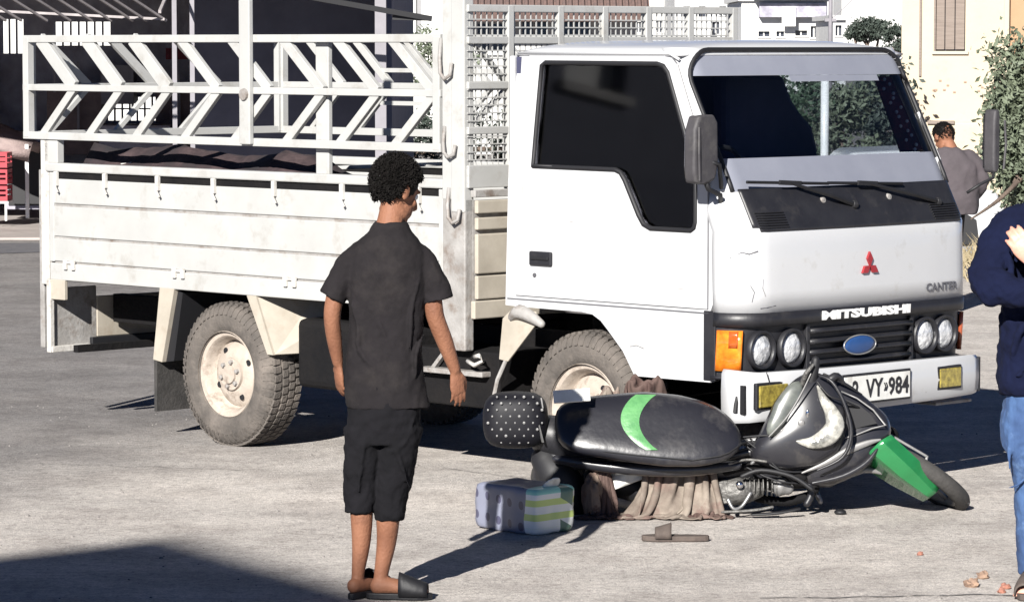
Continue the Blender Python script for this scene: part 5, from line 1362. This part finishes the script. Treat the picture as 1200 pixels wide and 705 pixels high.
# stall with tarp at the far left edge, crates
M['tarp']=mat('faded_pink_tarp',(.30,.235,.22),.85,(.2,.15,.145),5,bump=.4)
M['crate']=mat('red_plastic_crate',(.36,.03,.045),.5,(.26,.02,.03),9)
st_=empty('market_stall',(-6.6,40.2,.1),0,'stall with faded pink sloping tarp at the left edge of the yard','stall')
tp_=MB(); vs=[];fs=[]
for i in range(11):
    for j in range(5):
        x=lerp(-1.2,.98,i/10); vs.append((x,lerp(-.5,.6,j/4),lerp(1.40,.80,max(0,(i-3)/7))-.10*(j==0)+.03*math.sin(i*1.3+j)))
for i in range(10):
    for j in range(4): a=i*5+j; fs.append((a,a+1,a+6,a+5))
tp_.add(vs,fs).build('tarp','tarp',st_,smooth='all',solid=.12)
for x in (-1.1,.95): MB().box((x-.02,-.45,0),(x+.02,-.41,.86)).build('stall_leg','letterwhite',st_)
for k in range(3):
    lb=['red plastic crate lowest in the stack at the left edge','red plastic crate in the middle of the stack at the left edge','red plastic crate topmost in the stack at the left edge'][k]
    c=MB(); z=.0
    c.box((-.28,-.2,0),(.28,.2,.02))
    for (a,b_) in (((-.28,-.2),(.28,-.185)),((-.28,.185),(.28,.2)),((-.28,-.2),(-.265,.2)),((.265,-.2),(.28,.2))):
        for z0,z1 in ((.02,.05),(.075,.105),(.13,.17)): c.box((a[0],a[1],z0),(b_[0],b_[1],z1))
    for x in (-.28,-.1,.08,.262):
        for y in (-.205,.19): c.box((x,y,0),(x+.018,y+.015,.17))
    o=c.build('crate','crate',None,loc=(-6.07,39.35,.33+.19*k)); tag(o,lb,'crate','red crates stacked under the tarp')
cs_=empty('crate_stand',(-6.07,39.35,.1),0,'low pale stand with thin legs carrying the red crates','stand')
MB().box((-.29,-.21,.20),(.29,.21,.225)).build('stand_top','letterwhite',cs_)
for x in (.16,.26,-.26):
    MB().box((x-.012,-.2,0),(x+.012,-.176,.2)).build('leg','letterwhite',cs_)
cab_=empty('dark_cabinet',(-5.80,41.0,.1),0,'dark brown metal cabinet standing beside the red crates','cabinet')
MB().box((-.24,-.2,.05),(.22,.3,.90)).build('carcass','shedwall',cab_,bevel=.01)
MB().box((-.22,-.215,.10),(-.02,-.2,.86)).build('door','rubber',cab_); MB().box((.0,-.215,.10),(.2,-.2,.86)).build('door','rubber',cab_)

# --- buildings
def facade(name,x0,x1,y,h,depth,m_,label,wins=(),wm='dkwin',balc=(),parts=()):
    b=empty(name,((x0+x1)/2,y,0),0,label,'building'); xc=(x0+x1)/2
    f=lambda u,z,d:(u-xc,d,z)
    holes=[[(a,c),(b_,c),(b_,d),(a,d)] for a,c,b_,d in wins]
    MB().plate([(x0,-.2),(x1,-.2),(x1,h),(x0,h)],holes,f,.3).build('front_wall',m_,b)
    MB().box((x0-xc,.3,-.2),(x1-xc,depth,h-.02)).build('block',m_,b)
    for a,c,b_,d in wins:
        w_=MB().box((a-xc-.0,.22,c),(b_-xc,.25,d)).build('window',wm,b)
        MB().box((a-xc-.06,-.06,c-.08),(b_-xc+.06,.06,c)).build('sill',m_,w_)
        MB().box(((a+b_)/2-xc-.03,.16,c),((a+b_)/2-xc+.03,.215,d)).build('mullion',m_,w_)
    MB().box((x0-xc-.15,-.2,h),(x1-xc+.15,depth+.1,h+.2)).build('roof_slab',m_,b)
    for a,c,b_ in balc:
        bl=MB().box((a-xc,-1.3,c),(b_-xc,0,c+.18)).build('balcony',m_,b)
        MB().box((a-xc,-1.3,c+.18),(b_-xc,-1.22,c+1.05)).build('railing',m_,bl)
    return b
M['dkwin']=mat('dark_window_glass',(.05,.055,.07),.15)
M['greyshutter']=mat('grey_shutter',(.24,.24,.25),.7,stretch=(1,1,30))
M['bwhite']=mat('white_render',(.56,.56,.545),.9,(.49,.485,.47),1.5,dirt=(.4,.38,.35),dirt_scale=1.2,dirt_lo=.6,dirt_hi=.85)
M['bgrey']=mat('grey_white_render',(.48,.48,.47),.9,(.4,.4,.4),1.5)
M['cream']=mat('cream_render',(.47,.405,.305),.9,(.42,.355,.265),1.1,dirt=(.33,.27,.2),dirt_scale=1.3,dirt_lo=.56,dirt_hi=.78,bump=.2,bscale=12)
M['orange']=mat('orange_render',(.36,.22,.13),.9,(.31,.19,.11),2)
M['brown']=mat('brown_roof_tiles',(.16,.10,.085),.85,(.10,.07,.065),9,bump=.4)
M['shutter']=mat('brown_grey_shutter',(.21,.17,.145),.8,(.15,.12,.10),3,stretch=(1,1,16))
wy=empty('yard_wall',(-9,61,0),0,'bright white yard wall seen through the barred windows of the dark shed','wall')
MB().box((-6,0,-.1),(6,.3,3.4)).build('wall_panel','bwhite',wy); MB().box((-6.1,-.05,3.4),(6.1,.35,3.5)).build('coping','bgrey',wy)
P_=lambda px,D:(px-600)*D/4000
Zp=lambda py,D:2.12-(py-52)*D/4000
def wpx(D,*L): return [(P_(a,D),Zp(d,D),P_(c,D),Zp(b,D)) for a,b,c,d in L]
facade('white_house',-2.75,-.45,70,9,8,'bwhite','white rendered house with shuttered window seen between awning and truck cage',wpx(70,(454,-12,474,41),(478,-12,494,41)),'greyshutter')
hb=facade('brown_roofed_house',-.75,2.4,66,2.85,8,'bgrey','low house with brown tiled roof right behind the truck headboard',wpx(66,(560,28,590,60),(612,16,640,45),(655,16,690,40)))
rf=MB(); vs=[(-1.8,-.9,2.62),(1.8,-.9,2.62),(1.8,4,4.9),(-1.8,4,4.9),(1.8,8.6,2.9),(-1.8,8.6,2.9)]
rf.add(vs,[(0,1,2,3),(3,2,4,5)]).build('tiled_roof','brown',hb,solid=.15)
for i in range(30):
    x=-1.75+i*.12; MB().tube([(x,-.92,2.70),(x,3.95,4.97)],.045,6).build('tile_row','brown',hb)
facade('white_apartment_block',P_(690,190),P_(790,190),190,14,12,'bwhite','white apartment block left of the grey-white one above the cab roof',wpx(190,(712,2,722,16),(736,3,744,15),(752,3,760,15),(768,24,776,38),(722,26,730,40),(744,26,752,38)))
facade('grey_apartment_block',P_(790,175),P_(868,175),175,13,12,'bgrey','grey-white apartment block in the middle of the skyline',wpx(175,(800,8,808,20),(818,8,826,20),(842,8,850,18),(806,26,814,40),(834,26,842,40),(852,26,860,38)),balc=[(P_(796,175),Zp(46,175),P_(830,175))])
bb=facade('white_villa',P_(868,150),P_(968,150),150,4.0,10,'bwhite','white villa with dark upper terrace and small garage openings',wpx(150,(888,37,901,43),(909,37,918,43),(931,36,945,42),(949,31,957,44)))
MB().box((P_(888,150)-P_(918,150),-.5,3.3),(P_(966,150)-P_(918,150),2,3.9)).build('terrace_recess','shedwall',bb)
MB().box((P_(914,150)-P_(918,150),-.6,2.9),(P_(930,150)-P_(918,150),-.5,3.75)).build('terrace_panel','bwhite',bb)
MB().box((P_(880,150)-P_(918,150),-1.2,4.15),(P_(970,150)-P_(918,150),3,4.3)).build('canopy','bgrey',bb)
facade('upper_white_house',P_(860,260),P_(975,260),260,16,12,'bgrey','pale tall house rising behind the white villa',wpx(260,(880,-10,890,4),(905,-10,915,4),(935,-10,945,4)))
facade('pale_low_house',P_(975,140),P_(990,140),140,3.1,8,'bgrey','narrow pale low house between the villa and the pine trees',wpx(140,(978,30,985,42)))
facade('raised_white_house',P_(985,300),P_(1060,300),300,9,12,'bwhite','white house far behind the pine trees, raised to stand in for white sky',wpx(300,(1000,38,1006,46),(1020,38,1026,46)))  # made taller so its white wall fills in for hazy sky
# cream building on the right
cb=empty('cream_building',(7.3,44.7,0),R(-8),'tall cream rendered building with brown shuttered window at the right','building')
f=lambda u,z,d:(u-7.3,d,z)
MB().plate([(5.10,-.1),(6.45,-.1),(6.45,8),(5.10,8)],[[(5.54,2.03),(5.93,2.03),(5.93,3.6),(5.54,3.6)]],f,.25).build('front_wall','cream',cb)
MB().box((5.10-7.3,.25,-.1),(11-7.3,9,8)).build('block','cream',cb)
MB().box((6.47-7.3,.05,-.1),(10.8-7.3,.25,8)).build('orange_wall','orange',cb)
MB().box((6.43-7.3,-.05,-.1),(6.50-7.3,.2,8)).build('corner_strip','cream',cb,bevel=.01)
MB().box((5.33-7.3,-.03,1.7),(5.36-7.3,0,8)).build('down_pipe','shutter',cb)
w_=MB().box((5.54-7.3,.10,2.03),(5.93-7.3,.13,3.6)).build('window','dkwin',cb)
for a,b_ in ((5.55,5.66),(5.67,5.79),(5.80,5.92)):
    s_=MB().box((a-7.3,.04,2.05),(b_-7.3,.07,3.55)).build('shutter','shutter',w_,bevel=.005)
MB().box((5.50-7.3,-.04,1.99),(5.97-7.3,.05,2.03)).build('sill','cream',w_)
MB().box((5.52-7.3,-.01,2.03),(5.545-7.3,.02,3.6)).build('frame','shutter',w_)
MB().box((5.12-7.3,-.10,-.1),(6.45-7.3,0,1.10)).build('plinth','cream',cb,bevel=.02)
MB().box((5.45-7.3,-.14,1.08),(5.80-7.3,.0,1.12)).build('ledge','shutter',cb)
M['brickspot']=mat('bare_brick_spot',(.33,.24,.18),.9,(.25,.17,.13),12)
rnd=random.Random(4)
for i in range(13):
    x=rnd.uniform(5.25,6.35); z=rnd.choice((1.50,1.56,1.62))+rnd.uniform(-.02,.02); MB().box((x-7.3,-.012,z),(x+.035-7.3,.005,z+.022)).build('bare_brick','brickspot',cb)
# house behind the camera, its gable throws the shadow at the lower left
gh=empty('gabled_house',(-8.755,-7.77,0),math.atan2(-SD.x,SD.y),'tall gabled house standing behind the camera on the left','house')
H_=12.0
gp=[(-3.4,0),(2.6,0),(2.6,10.86),(1.35,11.41),(0,H_),(-1.3,10.95),(-3.4,10.2)]
MB().plate(gp,[],lambda u,z,d:(u,-d,z),9).build('gable_block','cream',gh)
for x in (-2.9,-.6):
    for z in (1.2,4.2,7.2): 
        w_=MB().box((x,.0,z),(x+1,.06,z+1.5)).build('window','dkwin',gh); MB().box((x-.08,.0,z-.08),(x+1.08,.12,z-.01)).build('sill','cream',w_)
MB().box((1.2,.0,0),(2.2,.06,2.1)).build('door','shutter',gh)

# --- plants
def leafmat(name,a,b_): 
    return mat(name,a,.65,b_,3,amt=.9,detail=3)
M['leafdark']=leafmat('dark_pine_needles',(.045,.06,.045),(.025,.035,.03))
M['leafgrey']=leafmat('grey_green_leaves',(.15,.175,.115),(.06,.078,.05))
M['leafmid']=leafmat('mid_green_leaves',(.075,.12,.065),(.03,.055,.035))
M['drygrass']=leafmat('dry_grass',(.36,.29,.18),(.16,.13,.07))
M['bark']=mat('brown_bark',(.12,.09,.07),.9,(.07,.05,.04),9,bump=.6,stretch=(1,1,.3))
def tree(name,loc,clumps,leaf,n,size,label,cat,trunk,seed,aspect=.5,group=None):
    rnd=random.Random(seed); t=empty(name,loc,0,label,cat,group)
    tr_=MB()
    for P,r in trunk: tr_.limb(P,r,8,4)
    for c,r in clumps:
        base=trunk[0][0][-1]; tr_.limb([base,tuple((Vector(base)+Vector(c))/2+Vector((rnd.uniform(-.05,.05),0,.03))),c],[trunk[0][1][-1]*.8,trunk[0][1][-1]*.45,.006+trunk[0][1][-1]*.1],6,3)
    tr_.build('trunk','bark',t,smooth='all')
    mb=MB(); tot=sum(r[0]*r[2] for c,r in clumps)
    for c,r in clumps:
        k=int(n*r[0]*r[2]/tot)
        # sub-clumps give light and dark tufts
        subs=[]
        for _ in range(max(8,k//60)):
            d=Vector((rnd.gauss(0,1),rnd.gauss(0,1),rnd.gauss(0,1))).normalized()*rnd.uniform(.45,1.0)
            subs.append(Vector((c[0]+d.x*r[0],c[1]+d.y*r[1],c[2]+d.z*r[2])))
        sr=min(r)*.34
        for _ in range(k):
            s=rnd.choice(subs); d=Vector((rnd.gauss(0,1),rnd.gauss(0,1),rnd.gauss(0,1)))*sr*.62
            p=s+d; a=Vector((rnd.gauss(0,1),rnd.gauss(0,1),rnd.gauss(0,1)+.4)).normalized(); b_=a.orthogonal().normalized()
            b_=(Matrix.Rotation(rnd.random()*6.28,3,a)@b_); L=size*rnd.uniform(.6,1.4); w2=L*aspect*.5
            o=len(mb.v); e=a.cross(b_)
            mb.v+=[tuple(p),tuple(p+a*L*.45+b_*w2),tuple(p+a*L+e*L*.15),tuple(p+a*L*.45-b_*w2)]; mb.f.append((o,o+1,o+2,o+3))
    mb.build('crown',leaf,t); return t
# bush at the right edge
tree('leafy_shrub',(4.58,30,0),[((.0,0,1.75),(.40,.4,.45)),((.02,0,1.15),(.42,.4,.42)),((-.12,-.05,1.42),(.30,.3,.36)),((.0,-.05,1.45),(.38,.3,.5)),((.35,0,1.5),(.4,.4,.6)),((.02,0,.75),(.22,.3,.22))],'leafgrey',30000,.062,'grey-green leafy shrub at the right edge before the cream building','shrub',[([(.1,0,0),(.08,0,.4),(.05,0,.8)],[.06,.05,.04]),([(-.62,-.6,.62),(-.35,-.4,.78),(-.05,-.1,1.02),(.08,0,1.1)],[.008,.018,.026,.02]),([(-.2,-.2,.9),(-.12,-.1,1.0),(.0,0,.86)],[.018,.018,.02]),([(-.32,.0,1.45),(-.42,.0,1.25),(-.52,.0,1.12)],[.01,.012,.008])],21)
# pines on the skyline
tree('umbrella_pine',(P_(1015,100),100,0),[((0,0,2.55),(.55,.6,.30)),((-.3,0,2.45),(.3,.4,.22)),((.35,0,2.6),(.25,.4,.2))],'leafdark',5200,.10,'dark umbrella pine with forked trunk on the skyline','tree',[([(0,0,0),(.02,0,1.2),(.0,0,2.1)],[.10,.08,.06]),([(.02,0,1.2),(.25,0,1.9),(.35,0,2.4)],[.06,.04,.03]),([(.02,0,1.3),(-.25,0,1.9),(-.4,0,2.4)],[.05,.04,.03])],31)
tree('dense_pine',(P_(1052,85),85,0),[((0,0,2.3),(.35,.5,.5)),((-.25,0,1.7),(.45,.5,.45)),((.3,0,1.9),(.4,.5,.8)),((-.1,0,1.1),(.6,.5,.6))],'leafdark',6500,.10,'dense dark pine next to the cream building corner','tree',[([(0,0,0),(.02,0,.8),(.0,0,1.4)],[.10,.08,.06])],32)
# trees seen through the cab
for i,(px,D,h,rw,lb) in enumerate(((928,40,1.45,.36,'mid green round shrub seen through the left half of the windscreen'),(985,42,1.50,.48,'broad grey-green shrub seen through the middle of the windscreen'),(1030,44,1.55,.36,'dark green shrub seen through the right half of the windscreen'),(895,46,1.5,.4,'mid green shrub hidden mostly behind the cab pillar'))):
    tree('round_shrub',(P_(px,D),D,0),[((0,0,h),(rw,.4,.40)),((-.1,0,h-.33),(rw*.85,.4,.34)),((.15,0,h-.6),(rw*.8,.4,.3))],('leafmid','leafgrey','leafdark','leafmid')[i],2600,.085,lb,'shrub',[([(0,0,0),(.03,0,.5),(0,0,h-.4)],[.05,.04,.03])],40+i,group='shrubs behind the cab')
# leaves hanging left of the gap between cage and house
tree('thin_tree',(-1.35,58,0),[((0,0,2.0),(.45,.4,.4)),((.5,0,1.9),(.35,.3,.35)),((.2,0,1.5),(.5,.3,.3))],'leafgrey',2600,.07,'thin leafy tree before the white house, seen through the cargo gate','tree',[([(0,0,0),(.05,0,1.0),(.05,0,1.7)],[.05,.04,.03])],51)
# dark hedge behind the bed and gap
tree('low_hedge',(-.4,50,0),[((x*.55,0,.62),(.5,.4,.55)) for x in range(-3,5)],'leafdark',9000,.07,'low dark hedge behind the truck bed and headboard','hedge',[([(x*.4-.2,0,0),(x*.4-.2,0,.3),(x*.4-.2,0,.5)],[.04,.03,.03]) for x in range(-3,5)],52)
# dry weeds
rnd=random.Random(8); wd=MB()
for i in range(2600):
    x=rnd.gauss(4.95,.35); y=rnd.uniform(30.5,33.5); h=rnd.uniform(.06,.30)*(1 if rnd.random()<.7 else .6); dx=rnd.gauss(0,.10); dy=rnd.gauss(0,.1); w2=.008
    o=len(wd.v); wd.v+=[(x-w2,y,0),(x+w2,y,0),(x+dx*.5+w2*.7,y+dy*.5,h*.6),(x+dx*.5-w2*.7,y+dy*.5,h*.6),(x+dx,y+dy,h)]; wd.f+=[(o,o+1,o+2,o+3),(o+3,o+2,o+4)]
tag(wd.build('dry_weeds','drygrass'),kind='stuff')
# utility pole and wire
up=empty('utility_pole',(P_(972,88),88,0),0,'thin grey utility pole with a wire right of the white villa','pole')
MB().tube([(0,0,0),(0,0,3),(0,0,7)],[.06,.055,.045],10).build('pole','polegrey',up,smooth='all')
MB().tube([(0,0,2.75),(.4,0,3.1),(.9,0,3.6),(2,0,4.8)],.012,5).build('wire','polegrey',up)
MB().box((-.15,-.04,2.70),(.15,.04,2.78)).build('bracket','polegrey',up)
p2_=empty('white_post',(P_(966,36),36,0),0,'slim white post seen through the windscreen among the shrubs','post')
MB().tube([(0,0,0),(0,0,1.90)],.045,10).build('post','letterwhite',p2_,smooth='all'); MB().box((-.07,-.07,0),(.07,.07,.95)).build('post_base','polegrey',p2_,bevel=.01)
# parked white car seen through the cab
car=empty('parked_car',(P_(1058,33),34,-.12),0,'white parked car seen through the right half of the windscreen','car'); car.scale=(1,1,.9)
cs=[(-2.0,.30),(-2.05,.62),(-1.95,.84),(-1.30,.92),(-.75,1.30),(.55,1.33),(1.15,.98),(1.95,.86),(2.05,.55),(2.0,.30)]
MB().plate(cs,[],lambda u,z,d:(u*.55,d*1.0,z),1.5).build('body','cabwhite',car,bevel=.06,seg=3)
for a in ([(-1.15,.95),(-.70,1.24),(-.12,1.26),(-.12,.96)],[(-.05,.96),(-.05,1.26),(.48,1.27),(.98,.97)]): MB().plate(a,[],lambda u,z,d:(u*.55,-.008+d,z),.006).build('window','dkwin',car)
for x in (-1.25,1.25):
    wv=empty('wheel',(x*.55,.05,.30)); wv.parent=car
    MB().lathe([(.18,-.02),(.29,-.03),(.30,0),(.30,.15),(.18,.17)],28,Matrix.Diagonal((1,1,1,1))).build('tyre','tyredark',wv,smooth='all'); MB().lathe([(0,-.01),(.15,-.02),(.185,-.015),(.185,.1)],24).build('rim','silver',wv,smooth=True)
    MB().plate([(x*1.0-.36,.28),(x-.30,.55),(x,.66),(x+.30,.55),(x+.36,.28)],[],lambda u,z,d:(u*.55,-.004+d,z),.003).build('wheel_arch','rubber',car)
MB().box((1.02,-.01,.62),(1.12,.25,.74)).build('headlight','lensglass',car); MB().box((-1.13,-.01,.62),(-1.05,.25,.76)).build('tail_light','redlens',car)
MB().box((-.1,-.02,.78),(.0,-.005,.80)).build('door_handle','rubber',car)
# trees on the far side of the yard, right of the frame (mirrored by the windscreen)
for i,(x,y,h) in enumerate(((15,19,6.5),(19,25,7.5),(13,27,6))):
    tree('yard_tree',(x,y,0),[((0,0,h*.75),(1.7,1.7,1.5)),((.9,.3,h*.55),(1.3,1.3,1.1)),((-.9,-.3,h*.6),(1.3,1.3,1.1))],'leafmid',5000,.22,['bushy yard tree outside the frame nearest the truck','bushy yard tree outside the frame farthest right','bushy yard tree outside the frame deeper in the yard'][i],'tree',[([(0,0,0),(.1,0,h*.25),(0,0,h*.5)],[.20,.16,.12])],60+i)

trp=tag(tp2.add([truck.matrix_basis@Vector(p) for p in TV],TF).build('folded_tarpaulin','darktarp',None,smooth='all',solid=.01),'dark maroon folded tarpaulin lying inside the cargo bed behind the side boards','tarpaulin')

# house and tree added outside the frame on the left for side-glass reflections
lh=empty('added_street_house',(-24,14,0),R(35),'added dark blue-grey house outside the frame on the left, toned for the side-glass reflection','house')
f=lambda u,z,d:(u,d,z)
wn=[(a,c,a+1.2,c+1.4) for a in (-6,-3,0,3) for c in (1.0,4.2)]
MB().plate([(-8,-.1),(6,-.1),(6,7),(-8,7)],[[(a,b),(c,b),(c,d),(a,d)] for a,b,c,d in wn],f,.3).build('front_wall','navyshed',lh)
MB().box((-8,.3,-.1),(6,8,6.95)).build('block','navyshed',lh)
for a,b,c,d in wn:
    w_=MB().box((a,.2,b),(c,.25,d)).build('window','letterwhite',lh); MB().box((a-.1,-.08,b-.1),(c+.1,.1,b)).build('sill','bgrey',w_)
tree('added_street_tree',(-15,21,0),[((0,0,3.4),(1.2,1.2,1.1)),((.5,.4,2.6),(1,1,.8))],'leafmid',3500,.18,'small round tree added outside the frame on the left for the side-glass reflection','tree',[([(0,0,0),(.05,0,1.2),(0,0,2.2)],[.12,.10,.08])],71)
